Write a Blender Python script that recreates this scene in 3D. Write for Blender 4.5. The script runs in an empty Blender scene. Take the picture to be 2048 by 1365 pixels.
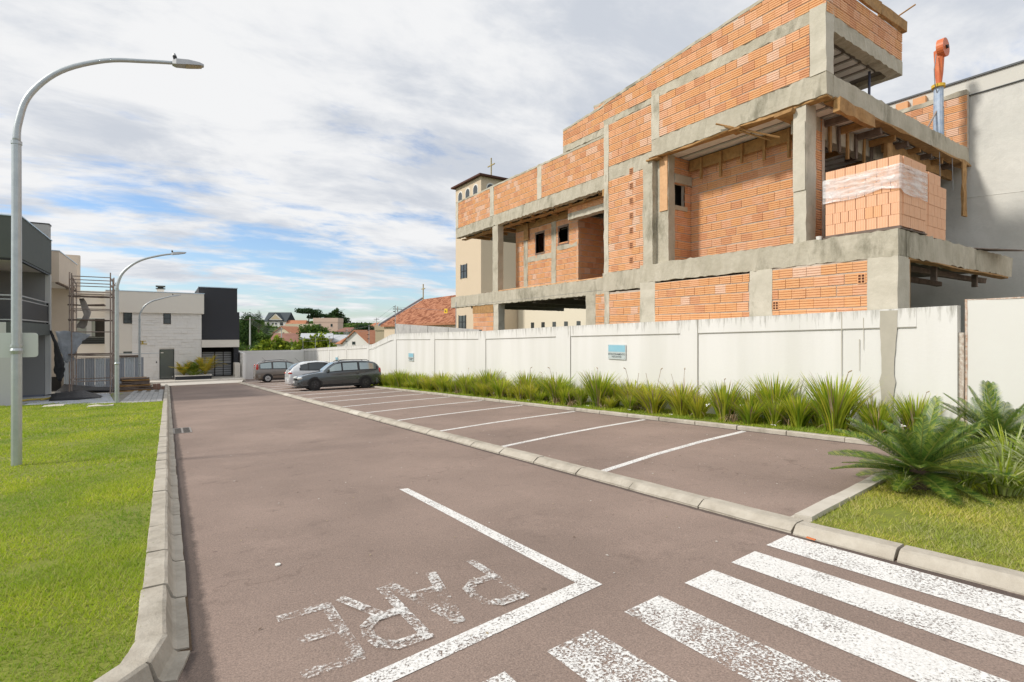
import bpy, bmesh, math, random
import numpy as np
from mathutils import Vector, Matrix
random.seed(7); np.random.seed(7)
S = bpy.context.scene
COL = S.collection
PI = math.pi
# ------------------------------------------------------------------ camera, sky, sun
cam = bpy.data.cameras.new('camera'); cam_o = bpy.data.objects.new('camera', cam); COL.objects.link(cam_o)
cam.sensor_width = 36; cam.lens = 36 * 1045 / 2048; cam.shift_y = -0.00708
cam.clip_start = 0.05; cam.clip_end = 6000
cam_o.location = (0, 0, 1.6); cam_o.rotation_euler = (PI / 2, 0, math.radians(-33.4))
S.camera = cam_o
S.view_settings.view_transform = 'Standard'; S.view_settings.look = 'None'
S.view_settings.exposure = 0.05; S.view_settings.gamma = 1.0
S.render.resolution_x = 1024; S.render.resolution_y = 682
S.cycles.max_bounces = 6; S.cycles.diffuse_bounces = 4; S.cycles.transparent_max_bounces = 10
SUN = Vector((-1.0, 0.26, 0.84)).normalized()
sun = bpy.data.lights.new('sun', 'SUN'); sun.energy = 2.85; sun.angle = math.radians(6); sun.color = (1.0, 0.94, 0.85)
sun_o = bpy.data.objects.new('sun', sun); COL.objects.link(sun_o)
sun_o.rotation_euler = (-SUN).to_track_quat('-Z', 'Y').to_euler()
W = bpy.data.worlds.new('World'); S.world = W; W.use_nodes = True
nt = W.node_tree; nt.nodes.clear()
def N(t, **k):
    n = nt.nodes.new(t)
    for a, b in k.items(): setattr(n, a, b)
    return n
def L(a, b): nt.links.new(a, b)
def mth(op, a, b=None, clamp=False):
    n = N('ShaderNodeMath', operation=op); n.use_clamp = clamp
    for i, v in enumerate((a, b)):
        if v is None: continue
        if isinstance(v, (int, float)): n.inputs[i].default_value = v
        else: L(v, n.inputs[i])
    return n.outputs[0]
def build_sky():
    out = N('ShaderNodeOutputWorld'); sky = N('ShaderNodeTexSky', sky_type='NISHITA')
    sky.sun_disc = False; sky.sun_elevation = math.asin(SUN.z); sky.sun_rotation = math.atan2(SUN.x, SUN.y)
    sky.air_density = 1.0; sky.dust_density = 0.8; sky.ozone_density = 1.2
    tc = N('ShaderNodeTexCoord'); sp = N('ShaderNodeSeparateXYZ'); L(tc.outputs['Generated'], sp.inputs[0])
    zz = mth('MAXIMUM', sp.outputs[2], 0.0); den = mth('ADD', zz, 0.16)
    cb = N('ShaderNodeCombineXYZ'); L(mth('DIVIDE', sp.outputs[0], den), cb.inputs[0]); L(mth('DIVIDE', sp.outputs[1], den), cb.inputs[1])
    def noise(scale, det, rough, rot, sx, sy, off, dist=0.0):
        mp = N('ShaderNodeMapping'); L(cb.outputs[0], mp.inputs[0])
        mp.inputs['Rotation'].default_value = (0, 0, rot); mp.inputs['Scale'].default_value = (sx, sy, 1); mp.inputs['Location'].default_value = off
        n = N('ShaderNodeTexNoise'); L(mp.outputs[0], n.inputs[0])
        n.inputs['Scale'].default_value = scale; n.inputs['Detail'].default_value = det; n.inputs['Roughness'].default_value = rough; n.inputs['Distortion'].default_value = dist
        return n.outputs[0]
    def ramp(v, a, b, ca=(0, 0, 0, 1), cb_=(1, 1, 1, 1), ease=True):
        r = N('ShaderNodeValToRGB'); L(v, r.inputs[0]); r.color_ramp.elements[0].position = a; r.color_ramp.elements[1].position = b
        r.color_ramp.elements[0].color = ca; r.color_ramp.elements[1].color = cb_
        if ease: r.color_ramp.interpolation = 'EASE'
        return r.outputs[0]
    n1 = noise(1.25, 9, 0.56, 0.5, 1.0, 1.45, (3.1, 1.7, 0), 0.25)
    n2 = noise(3.4, 9, 0.6, 0.5, 0.9, 1.7, (7.3, 2.2, 4), 0.3)
    # cover: thick overhead, thinning into streaks towards the horizon
    el = ramp(sp.outputs[2], 0.02, 0.36, (0.0, 0.0, 0.0, 1), (1, 1, 1, 1))
    cov = mth('ADD', mth('ADD', mth('MULTIPLY', n1, 0.62), mth('MULTIPLY', n2, 0.38)), mth('MULTIPLY', el, 0.145))
    fac = ramp(cov, 0.445, 0.60)
    n3 = noise(1.9, 9, 0.60, 0.3, 1.0, 1.4, (1.3, 9.2, 2), 0.25)
    # thick cloud away from the sun side is greyer
    side = mth('MULTIPLY', mth('ADD', mth('MULTIPLY', sp.outputs[0], 0.75), mth('MULTIPLY', sp.outputs[1], -0.1)), 0.18)
    shade = mth('ADD', n3, side)
    ccol = ramp(shade, 0.40, 0.70, (0.94, 0.945, 0.955, 1), (0.64, 0.68, 0.75, 1))
    b1 = N('ShaderNodeBackground'); hs = N('ShaderNodeHueSaturation'); L(sky.outputs[0], hs.inputs['Color']); hs.inputs['Saturation'].default_value = 1.0; tn = N('ShaderNodeMixRGB', blend_type='MULTIPLY'); tn.inputs[0].default_value = 1; L(hs.outputs[0], tn.inputs[1]); tn.inputs[2].default_value = (0.86, 0.96, 1.10, 1); L(tn.outputs[0], b1.inputs[0]); b1.inputs[1].default_value = 0.15
    b2 = N('ShaderNodeBackground'); L(ccol, b2.inputs[0]); b2.inputs[1].default_value = 0.93
    mx = N('ShaderNodeMixShader'); L(fac, mx.inputs[0]); L(b1.outputs[0], mx.inputs[1]); L(b2.outputs[0], mx.inputs[2]); L(mx.outputs[0], out.inputs[0])
build_sky()

# ------------------------------------------------------------------ materials
MATS = {}
def mat(name, col, rough=0.8, metal=0.0, noise=None, bump=None, spec=0.4, alpha=None, random_island=None, trans=None, noise2=None):
    """noise=(scale, amount, colour2); bump=(scale, strength, dist)"""
    if name in MATS: return MATS[name]
    m = bpy.data.materials.new(name); m.use_nodes = True; t = m.node_tree; p = t.nodes['Principled BSDF']
    p.inputs['Base Color'].default_value = (*col, 1); p.inputs['Roughness'].default_value = rough; p.inputs['Metallic'].default_value = metal
    p.inputs['Specular IOR Level'].default_value = spec
    tc = t.nodes.new('ShaderNodeTexCoord'); last = None
    if noise:
        sc, am, c2 = noise
        n = t.nodes.new('ShaderNodeTexNoise'); n.inputs['Scale'].default_value = sc; n.inputs['Detail'].default_value = 8; n.inputs['Roughness'].default_value = 0.65
        g0 = t.nodes.new('ShaderNodeNewGeometry'); t.links.new(g0.outputs['Position'] if noise2 else tc.outputs['Object'], n.inputs[0])
        r = t.nodes.new('ShaderNodeValToRGB'); r.color_ramp.elements[0].position = 0.35; r.color_ramp.elements[1].position = 0.68
        t.links.new(n.outputs[0], r.inputs[0])
        mu = t.nodes.new('ShaderNodeMath'); mu.operation = 'MULTIPLY'; mu.inputs[1].default_value = am; t.links.new(r.outputs[0], mu.inputs[0])
        mx = t.nodes.new('ShaderNodeMixRGB'); mx.inputs[1].default_value = (*col, 1); mx.inputs[2].default_value = (*c2, 1)
        t.links.new(mu.outputs[0], mx.inputs[0]); t.links.new(mx.outputs[0], p.inputs['Base Color']); last = mx.outputs[0]
        if noise2:
            sc2, lo, hi, c3 = noise2; n = t.nodes.new('ShaderNodeTexNoise'); n.inputs['Scale'].default_value = sc2; n.inputs['Detail'].default_value = 9; n.inputs['Roughness'].default_value = 0.7
            mp = t.nodes.new('ShaderNodeMapping'); mp.inputs['Scale'].default_value = (1, 1, .45); mp.inputs['Location'].default_value = (5, 3, 1); t.links.new(g0.outputs['Position'], mp.inputs[0]); t.links.new(mp.outputs[0], n.inputs[0])
            r = t.nodes.new('ShaderNodeValToRGB'); r.color_ramp.elements[0].position = lo; r.color_ramp.elements[1].position = hi; t.links.new(n.outputs[0], r.inputs[0])
            mx = t.nodes.new('ShaderNodeMixRGB'); t.links.new(last, mx.inputs[1]); mx.inputs[2].default_value = (*c3, 1); t.links.new(r.outputs[0], mx.inputs[0]); t.links.new(mx.outputs[0], p.inputs['Base Color']); last = mx.outputs[0]
    if random_island:
        g = t.nodes.new('ShaderNodeNewGeometry'); r = t.nodes.new('ShaderNodeValToRGB'); cols = random_island
        while len(r.color_ramp.elements) < len(cols): r.color_ramp.elements.new(0.5)
        for i, c in enumerate(cols): r.color_ramp.elements[i].position = i / (len(cols) - 1); r.color_ramp.elements[i].color = (*c, 1)
        t.links.new(g.outputs['Random Per Island'], r.inputs[0]); last = r.outputs[0]
        n = t.nodes.new('ShaderNodeTexNoise'); n.inputs['Scale'].default_value = 0.9; n.inputs['Detail'].default_value = 4; t.links.new(tc.outputs['Object'], n.inputs[0])
        r2 = t.nodes.new('ShaderNodeValToRGB'); r2.color_ramp.elements[0].position = 0.3; r2.color_ramp.elements[1].position = 0.7
        r2.color_ramp.elements[0].color = (0.66, 0.76, 0.8, 1); r2.color_ramp.elements[1].color = (1.3, 1.15, 1.0, 1); t.links.new(n.outputs[0], r2.inputs[0])
        mm = t.nodes.new('ShaderNodeMixRGB'); mm.blend_type = 'MULTIPLY'; mm.inputs[0].default_value = 1; t.links.new(last, mm.inputs[1]); t.links.new(r2.outputs[0], mm.inputs[2])
        t.links.new(mm.outputs[0], p.inputs['Base Color']); last = mm.outputs[0]
    if bump:
        n = t.nodes.new('ShaderNodeTexNoise'); n.inputs['Scale'].default_value = bump[0]; n.inputs['Detail'].default_value = 7; n.inputs['Roughness'].default_value = 0.6
        t.links.new(tc.outputs['Object'], n.inputs[0])
        b = t.nodes.new('ShaderNodeBump'); b.inputs['Strength'].default_value = bump[1]; b.inputs['Distance'].default_value = bump[2]
        t.links.new(n.outputs[0], b.inputs['Height']); t.links.new(b.outputs[0], p.inputs['Normal'])
    if trans:
        tr = t.nodes.new('ShaderNodeBsdfTranslucent'); tr.inputs[0].default_value = (*col, 1)
        if last: t.links.new(last, tr.inputs[0])
        ms = t.nodes.new('ShaderNodeMixShader'); ms.inputs[0].default_value = trans
        o = t.nodes['Material Output']; t.links.new(p.outputs[0], ms.inputs[1]); t.links.new(tr.outputs[0], ms.inputs[2]); t.links.new(ms.outputs[0], o.inputs[0])
    if alpha is not None:
        p.inputs['Alpha'].default_value = alpha
    MATS[name] = m
    return m
def nodes_of(m): return m.node_tree, m.node_tree.nodes['Principled BSDF']

concrete = mat('raw_concrete', (0.53, 0.49, 0.40), 0.9, noise=(2.3, 0.75, (0.37, 0.34, 0.26)), bump=(12, 0.8, 0.02), noise2=(.9, .54, .64, (.27, .25, .19)))
concrete2 = mat('pale_concrete', (0.60, 0.56, 0.47), 0.9, noise=(2.6, 0.7, (0.45, 0.42, 0.34)), bump=(14, 0.6, 0.015), noise2=(1.3, .56, .66, (.34, .32, .25)))
mortar = mat('mortar', (0.58, 0.51, 0.43), 0.95, noise=(4, 0.7, (0.36, 0.30, 0.25)), bump=(30, 0.8, 0.012))
BR = [mat('brick_%s' % n, c, 0.85, noise=(7, 0.75, c2), bump=(60, 0.25, 0.003), noise2=(1.7, .62, .78, (.70, .57, .45))) for n, c, c2 in (
    ('orange', (0.70, 0.365, 0.185), (0.77, 0.43, 0.22)), ('amber', (0.73, 0.405, 0.20), (0.73, 0.35, 0.15)),
    ('peach', (0.78, 0.44, 0.25), (0.75, 0.40, 0.215)), ('pink', (0.75, 0.48, 0.33), (0.78, 0.54, 0.41)),
    ('terracotta', (0.62, 0.30, 0.155), (0.72, 0.37, 0.20)), ('dusty', (0.71, 0.36, 0.19), (0.76, 0.47, 0.32)))]
hole = mat('brick_cavity', (0.10, 0.035, 0.02), 0.95)
palblock = mat('new_block', (0.80, 0.45, 0.27), 0.8, noise=(5, 0.6, (0.83, 0.53, 0.36)), bump=(40, 0.2, 0.003))
palblock2 = mat('new_block_amber', (0.79, 0.43, 0.23), 0.8, noise=(5, 0.6, (0.80, 0.47, 0.27)), bump=(40, 0.2, 0.003))
wood = mat('formwork_wood', (0.46, 0.27, 0.11), 0.85, noise=(7, 0.8, (0.24, 0.13, 0.05)), bump=(30, 0.4, 0.005))
wood_pale = mat('pale_board', (0.72, 0.44, 0.24), 0.8, noise=(8, 0.6, (0.55, 0.32, 0.17)), bump=(30, 0.3, 0.004))
wood_grey = mat('weathered_board', (0.22, 0.17, 0.14), 0.9, noise=(6, 0.8, (0.11, 0.08, 0.065)), bump=(30, 0.4, 0.005))
eps = mat('foam_infill', (0.85, 0.83, 0.79), 0.9, noise=(4, 0.5, (0.55, 0.52, 0.5)))
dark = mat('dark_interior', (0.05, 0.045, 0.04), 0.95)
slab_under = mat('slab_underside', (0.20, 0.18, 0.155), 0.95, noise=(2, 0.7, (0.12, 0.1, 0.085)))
paint_white = mat('road_paint', (0.8, 0.8, 0.78), 0.7)
black_rubber = mat('tyre_rubber', (0.02, 0.02, 0.021), 0.85)
black_pl = mat('black_plastic', (0.025, 0.025, 0.027), 0.5)
chrome = mat('bright_metal', (0.75, 0.75, 0.76), 0.25, 1.0)
galv = mat('galvanised_steel', (0.52, 0.56, 0.58), 0.42, 0.65, noise=(9, 0.6, (0.38, 0.42, 0.45)), bump=(30, 0.12, 0.003))
rust = mat('rusty_tube', (0.30, 0.22, 0.18), 0.7, 0.3, noise=(6, 0.8, (0.42, 0.38, 0.35)))
cable_m = mat('wire', (0.3, 0.3, 0.3), 0.5, 0.5)
glass_dark = mat('dark_glass', (0.03, 0.04, 0.045), 0.06, spec=0.8)
glass_lit = mat('car_glass', (0.36, 0.42, 0.42), 0.05, 0.6, spec=0.9); glass_tint = mat('car_glass_tinted', (0.045, 0.055, 0.06), 0.05, 0.2, spec=0.9)
tarp_m = mat('black_tarp', (0.025, 0.025, 0.028), 0.55, noise=(3, 0.4, (0.06, 0.06, 0.065)), bump=(5, 0.8, 0.05))
tarp_g = mat('grey_tarp', (0.48, 0.52, 0.58), 0.5, noise=(3, 0.5, (0.2, 0.22, 0.26)), bump=(5, 0.8, 0.05))
bark = mat('bark', (0.13, 0.09, 0.06), 0.95, noise=(8, 0.6, (0.07, 0.05, 0.035)))
soil = mat('soil', (0.13, 0.085, 0.05), 0.97, noise=(6, 0.7, (0.07, 0.045, 0.03)), bump=(15, 0.8, 0.03))

def asphalt_mat():
    m = mat('asphalt', (0.265, 0.195, 0.165), 0.9); t, p = nodes_of(m)
    def nd(k): return t.nodes.new(k)
    tc = nd('ShaderNodeTexCoord')
    def noi(s, d=8, r=0.6, mp=None):
        n = nd('ShaderNodeTexNoise'); n.inputs['Scale'].default_value = s; n.inputs['Detail'].default_value = d; n.inputs['Roughness'].default_value = r
        t.links.new(tc.outputs['Object'], n.inputs[0]); return n.outputs[0]
    def rmp(v, a, b, ca, cb):
        r = nd('ShaderNodeValToRGB'); t.links.new(v, r.inputs[0]); r.color_ramp.elements[0].position = a; r.color_ramp.elements[1].position = b
        r.color_ramp.elements[0].color = (*ca, 1); r.color_ramp.elements[1].color = (*cb, 1); return r.outputs[0]
    def mul(a, b, f=1.0, mode='MULTIPLY'):
        x = nd('ShaderNodeMixRGB'); x.blend_type = mode; x.inputs[0].default_value = f; t.links.new(a, x.inputs[1]); t.links.new(b, x.inputs[2]); return x.outputs[0]
    base = rmp(noi(0.45, 6), 0.35, 0.68, (0.232, 0.176, 0.148), (0.312, 0.237, 0.200))
    grain = rmp(noi(95, 3, 0.8), 0.32, 0.68, (0.66, 0.66, 0.66), (1.32, 1.30, 1.28))
    c = mul(base, grain)
    blot = rmp(noi(2.3, 9, 0.72), 0.58, 0.72, (1, 1, 1), (0.74, 0.73, 0.73)); c = mul(c, blot)
    pale = rmp(noi(1.1, 9, 0.7), 0.57, 0.70, (1, 1, 1), (1.16, 1.16, 1.16)); c = mul(c, pale)
    vc = nd('ShaderNodeTexVoronoi'); vc.feature = 'DISTANCE_TO_EDGE'; vc.inputs['Scale'].default_value = .38
    ad_ = nd('ShaderNodeVectorMath'); ad_.operation = 'ADD'; nn = nd('ShaderNodeTexNoise'); nn.inputs['Scale'].default_value = 2.2; nn.inputs['Detail'].default_value = 6; t.links.new(tc.outputs['Object'], nn.inputs[0]); t.links.new(nn.outputs['Color'], ad_.inputs[0]); t.links.new(tc.outputs['Object'], ad_.inputs[1]); t.links.new(ad_.outputs[0], vc.inputs[0])
    crk = rmp(vc.outputs['Distance'], 0.0015, 0.006, (0.80, 0.79, 0.78), (1, 1, 1)); gate = rmp(noi(.33, 3), 0.50, 0.58, (0, 0, 0), (1, 1, 1))
    mc = nd('ShaderNodeMixRGB'); mc.blend_type = 'MULTIPLY'; t.links.new(gate, mc.inputs[0]); t.links.new(c, mc.inputs[1]); t.links.new(crk, mc.inputs[2]); c = mc.outputs[0]
    v = nd('ShaderNodeTexVoronoi'); v.inputs['Scale'].default_value = 2.6; t.links.new(tc.outputs['Object'], v.inputs[0])
    sp = rmp(v.outputs['Distance'], 0.03, 0.07, (0.62, 0.6, 0.6), (1, 1, 1)); c = mul(c, sp, 0.8)
    v2 = nd('ShaderNodeTexVoronoi'); v2.inputs['Scale'].default_value = 9; t.links.new(tc.outputs['Object'], v2.inputs[0])
    wh = rmp(v2.outputs['Distance'], 0.018, 0.045, (1, 1, 1), (0, 0, 0))
    x = nd('ShaderNodeMixRGB'); x.inputs[2].default_value = (0.55, 0.52, 0.48, 1); t.links.new(wh, x.inputs[0]); t.links.new(c, x.inputs[1])
    mu = nd('ShaderNodeMath'); mu.operation = 'MULTIPLY'; mu.inputs[1].default_value = 0.5; t.links.new(wh, mu.inputs[0]); t.links.new(mu.outputs[0], x.inputs[0])
    c = x.outputs[0]
    # dirt gathered along the gutter and the kerbs
    s = nd('ShaderNodeSeparateXYZ'); t.links.new(tc.outputs['Object'], s.inputs[0])
    def band(x0, w):
        a = nd('ShaderNodeMath'); a.operation = 'SUBTRACT'; t.links.new(s.outputs[0], a.inputs[0]); a.inputs[1].default_value = x0
        b = nd('ShaderNodeMath'); b.operation = 'ABSOLUTE'; t.links.new(a.outputs[0], b.inputs[0])
        n = noi(7, 6, 0.7); q = nd('ShaderNodeMath'); q.operation = 'MULTIPLY_ADD'; t.links.new(n, q.inputs[0]); q.inputs[1].default_value = -w * 1.6; t.links.new(b.outputs[0], q.inputs[2])
        return rmp(q.outputs[0], 0.0, w * 0.6, (0.40, 0.40, 0.41), (1, 1, 1))
    c = mul(c, band(0.13, 0.07)); c = mul(c, band(4.45, 0.035)); c = mul(c, band(9.32, 0.06))
    t.links.new(c, p.inputs['Base Color'])
    b = nd('ShaderNodeBump'); b.inputs['Strength'].default_value = 0.7; b.inputs['Distance'].default_value = 0.006; t.links.new(noi(85, 4, 0.75), b.inputs['Height']); t.links.new(b.outputs[0], p.inputs['Normal'])
    return m
asphalt = asphalt_mat()
def paint_mat(name, wear, wear_scale=75, big=0.3, soft=.05, cover=.97):
    """white road paint, flaked away where noise says, over nothing: the sheet is see-through there"""
    m = mat(name, (0.78, 0.78, 0.76), 0.75); t, p = nodes_of(m)
    tc = t.nodes.new('ShaderNodeTexCoord'); fs = []
    for s, d in ((wear_scale, 6), (2.2, 3)):
        n = t.nodes.new('ShaderNodeTexNoise'); n.inputs['Scale'].default_value = s; n.inputs['Detail'].default_value = d; n.inputs['Roughness'].default_value = 0.75
        t.links.new(tc.outputs['Object'], n.inputs[0]); fs.append(n.outputs[0])
    a = t.nodes.new('ShaderNodeMath'); a.operation = 'MULTIPLY_ADD'; t.links.new(fs[1], a.inputs[0]); a.inputs[1].default_value = big; t.links.new(fs[0], a.inputs[2])
    r = t.nodes.new('ShaderNodeValToRGB'); t.links.new(a.outputs[0], r.inputs[0]); r.color_ramp.elements[0].position = wear; r.color_ramp.elements[1].position = wear + soft; r.color_ramp.elements[1].color = (cover, cover, cover, 1)
    t.links.new(r.outputs[0], p.inputs['Alpha'])
    r2 = t.nodes.new('ShaderNodeValToRGB'); t.links.new(fs[0], r2.inputs[0]); r2.color_ramp.elements[0].color = (0.60, 0.58, 0.55, 1); r2.color_ramp.elements[1].color = (0.86, 0.86, 0.84, 1)
    r2.color_ramp.elements[0].position = 0.35; r2.color_ramp.elements[1].position = 0.6
    t.links.new(r2.outputs[0], p.inputs['Base Color'])
    return m
paint_new = paint_mat('paint_fresh', 0.515, 60, .3, .10); paint_mid = paint_mat('paint_scuffed', 0.575, 62, .42, .09, .95); paint_old = paint_mat('paint_worn', 0.655, 62, .42, .09, .93); paint_gone = paint_mat('paint_flaking', 0.835, 45, .75, .14, .85); paint_faint = paint_mat('paint_faint', 0.865, 45, .75, .14, .75)
def wall_paint(name, base, top_dirt=0.8):
    """painted wall; UV = metres along, metres below the top edge; mildew runs down from the top"""
    m = mat(name, base, 0.85); t, p = nodes_of(m)
    uv = t.nodes.new('ShaderNodeUVMap'); sp = t.nodes.new('ShaderNodeSeparateXYZ'); t.links.new(uv.outputs[0], sp.inputs[0])
    cb = t.nodes.new('ShaderNodeCombineXYZ'); t.links.new(sp.outputs[0], cb.inputs[0])
    k = t.nodes.new('ShaderNodeMath'); k.operation = 'MULTIPLY'; k.inputs[1].default_value = 0.10; t.links.new(sp.outputs[1], k.inputs[0]); t.links.new(k.outputs[0], cb.inputs[1])
    n = t.nodes.new('ShaderNodeTexNoise'); n.inputs['Scale'].default_value = 7; n.inputs['Detail'].default_value = 9; n.inputs['Roughness'].default_value = 0.72; t.links.new(cb.outputs[0], n.inputs[0])
    # streak strength falls with depth below the top
    r = t.nodes.new('ShaderNodeMapRange'); r.inputs['From Min'].default_value = 0.0; r.inputs['From Max'].default_value = 0.5; r.inputs['To Min'].default_value = 0.155; r.inputs['To Max'].default_value = -0.07
    t.links.new(sp.outputs[1], r.inputs[0])
    ad = t.nodes.new('ShaderNodeMath'); ad.operation = 'ADD'; t.links.new(n.outputs[0], ad.inputs[0]); t.links.new(r.outputs[0], ad.inputs[1])
    rr = t.nodes.new('ShaderNodeValToRGB'); rr.color_ramp.elements[0].position = 0.60; rr.color_ramp.elements[1].position = 0.78; t.links.new(ad.outputs[0], rr.inputs[0])
    mu = t.nodes.new('ShaderNodeMath'); mu.operation = 'MULTIPLY'; mu.inputs[1].default_value = top_dirt; t.links.new(rr.outputs[0], mu.inputs[0])
    mx = t.nodes.new('ShaderNodeMixRGB'); mx.inputs[1].default_value = (*base, 1); mx.inputs[2].default_value = (0.22, 0.21, 0.17, 1); t.links.new(mu.outputs[0], mx.inputs[0])
    n2 = t.nodes.new('ShaderNodeTexNoise'); n2.inputs['Scale'].default_value = 1.1; n2.inputs['Detail'].default_value = 5; t.links.new(cb.outputs[0], n2.inputs[0])
    r2 = t.nodes.new('ShaderNodeValToRGB'); r2.color_ramp.elements[0].color = (0.90, 0.90, 0.88, 1); r2.color_ramp.elements[1].color = (1, 1, 1, 1); r2.color_ramp.elements[0].position = 0.35; r2.color_ramp.elements[1].position = 0.6
    t.links.new(n2.outputs[0], r2.inputs[0])
    m2 = t.nodes.new('ShaderNodeMixRGB'); m2.blend_type = 'MULTIPLY'; m2.inputs[0].default_value = 1; t.links.new(mx.outputs[0], m2.inputs[1]); t.links.new(r2.outputs[0], m2.inputs[2])
    t.links.new(m2.outputs[0], p.inputs['Base Color'])
    b = t.nodes.new('ShaderNodeBump'); b.inputs['Strength'].default_value = 0.3; b.inputs['Distance'].default_value = 0.006
    n3 = t.nodes.new('ShaderNodeTexNoise'); n3.inputs['Scale'].default_value = 18; n3.inputs['Detail'].default_value = 6; t.links.new(uv.outputs[0], n3.inputs[0]); t.links.new(n3.outputs[0], b.inputs['Height']); t.links.new(b.outputs[0], p.inputs['Normal'])
    return m
white_wall = wall_paint('white_wall_paint', (0.74, 0.735, 0.715), 0.78)
kerb_m = mat('kerb_concrete', (0.50, 0.46, 0.39), 0.92, noise=(5, 0.8, (0.36, 0.32, 0.26)), bump=(26, 0.8, 0.012), noise2=(1.6, .52, .68, (.30, .27, .22)))
kerb_new = mat('kerb_concrete_pale', (0.60, 0.56, 0.49), 0.92, noise=(3.5, 0.7, (0.46, 0.42, 0.35)), bump=(26, 0.5, 0.01))
GR = [(0.27, 0.40, 0.032), (0.37, 0.50, 0.04), (0.44, 0.56, 0.05), (0.28, 0.43, 0.035), (0.56, 0.56, 0.18), (0.38, 0.52, 0.045)]
grass_m = mat('grass_blades', (0.2, 0.3, 0.03), 0.65, random_island=GR, trans=0.45, spec=0.25)
GR2 = [(0.30, 0.39, 0.035), (0.47, 0.52, 0.07), (0.60, 0.55, 0.20), (0.37, 0.46, 0.045), (0.62, 0.55, 0.30), (0.50, 0.55, 0.08)]
grass_dry = mat('grass_blades_dry', (0.3, 0.3, 0.06), 0.7, random_island=GR2, trans=0.35, spec=0.25)
lawn_m = mat('lawn_soil', (0.17, 0.19, 0.035), 0.95, noise=(7, 0.8, (0.23, 0.27, 0.03)), bump=(20, 0.6, 0.03))
terrain_m = mat('terrain_grass', (0.09, 0.12, 0.035), 0.95, noise=(0.06, 0.8, (0.15, 0.13, 0.07)))

# ------------------------------------------------------------------ mesh helpers
class MB:
    def __init__(s): s.v = []; s.f = []; s.m = []
    def add(s, vs, fs, mi=0):
        b = len(s.v); s.v.extend([tuple(v) for v in vs]); s.f.extend([tuple(i + b for i in f) for f in fs]); s.m.extend([mi] * len(fs)); return s
    def box(s, a, b, mi=0):
        x0, y0, z0 = a; x1, y1, z1 = b
        return s.add([(x0, y0, z0), (x1, y0, z0), (x1, y1, z0), (x0, y1, z0), (x0, y0, z1), (x1, y0, z1), (x1, y1, z1), (x0, y1, z1)],
                     [(0, 3, 2, 1), (4, 5, 6, 7), (0, 1, 5, 4), (1, 2, 6, 5), (2, 3, 7, 6), (3, 0, 4, 7)], mi)
    def rough(s, a, b, seg=0.16, jit=0.008, mi=0):
        """box cut along its longest axis, with corners wandering a few millimetres"""
        a = list(a); b = list(b); d = [b[i] - a[i] for i in range(3)]; k = max(range(3), key=lambda i: d[i]); o = [i for i in range(3) if i != k]
        n = max(1, int(d[k] / seg)); vs = []
        for i in range(n + 1):
            for (p, q) in ((a[o[0]], a[o[1]]), (b[o[0]], a[o[1]]), (b[o[0]], b[o[1]]), (a[o[0]], b[o[1]])):
                v = [0, 0, 0]; v[k] = a[k] + d[k] * i / n; v[o[0]] = p + random.gauss(0, jit); v[o[1]] = q + random.gauss(0, jit); vs.append(v)
        fs = []
        for i in range(n):
            for j in range(4): fs.append((i * 4 + j, i * 4 + (j + 1) % 4, (i + 1) * 4 + (j + 1) % 4, (i + 1) * 4 + j))
        fs.append((3, 2, 1, 0)); fs.append(tuple(n * 4 + j for j in range(4)))
        return s.add(vs, fs, mi)
    def tube(s, pts, r, n=8, mi=0, cap=True):
        pts = [Vector(p) for p in pts]; rs = r if isinstance(r, (list, tuple)) else [r] * len(pts); vs = []; fs = []; up = None
        for i, p in enumerate(pts):
            t = (pts[min(i + 1, len(pts) - 1)] - pts[max(i - 1, 0)]).normalized()
            if up is None: up = t.cross(Vector((0, 0, 1)) if abs(t.z) < 0.9 else Vector((1, 0, 0))).normalized()
            up = (up - t * up.dot(t)).normalized(); w = t.cross(up)
            for j in range(n):
                an = 2 * PI * j / n; vs.append(p + (up * math.cos(an) + w * math.sin(an)) * rs[i])
        for i in range(len(pts) - 1):
            for j in range(n): fs.append((i * n + j, i * n + (j + 1) % n, (i + 1) * n + (j + 1) % n, (i + 1) * n + j))
        if cap: fs.append(tuple(range(n))[::-1]); fs.append(tuple((len(pts) - 1) * n + j for j in range(n)))
        return s.add(vs, fs, mi)
    def prism(s, poly, axis, a, b, mi=0):
        """poly of 2-D points extruded along axis (0,1,2) from a to b"""
        n = len(poly); o = [i for i in range(3) if i != axis]; vs = []
        for t in (a, b):
            for p in poly:
                v = [0, 0, 0]; v[axis] = t; v[o[0]] = p[0]; v[o[1]] = p[1]; vs.append(v)
        fs = [tuple(range(n))[::-1], tuple(range(n, 2 * n))] + [(i, (i + 1) % n, n + (i + 1) % n, n + i) for i in range(n)]
        return s.add(vs, fs, mi)
    def disc(s, c, r, axis, th, n=20, mi=0):
        p = Vector(c); d = Vector((0, 0, 0)); d[axis] = th / 2
        return s.tube([p - d, p + d], r, n, mi)
    def mesh(s, name, mats, smooth=False):
        me = bpy.data.meshes.new(name); me.from_pydata(s.v, [], s.f)
        for m in (mats if isinstance(mats, (list, tuple)) else [mats]): me.materials.append(m)
        if any(s.m): me.polygons.foreach_set('material_index', s.m)
        bm = bmesh.new(); bm.from_mesh(me); bmesh.ops.recalc_face_normals(bm, faces=bm.faces); bm.to_mesh(me); bm.free()
        if smooth: me.polygons.foreach_set('use_smooth', [True] * len(me.polygons))
        return me
def obj(name, me, parent=None, **props):
    o = bpy.data.objects.new(name, me); COL.objects.link(o)
    if parent is not None: o.parent = parent
    for k, v in props.items(): o[k] = v
    return o
def tag(o, label, cat, group=None):
    o['label'] = label; o['category'] = cat
    if group: o['group'] = group
    return o
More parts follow.
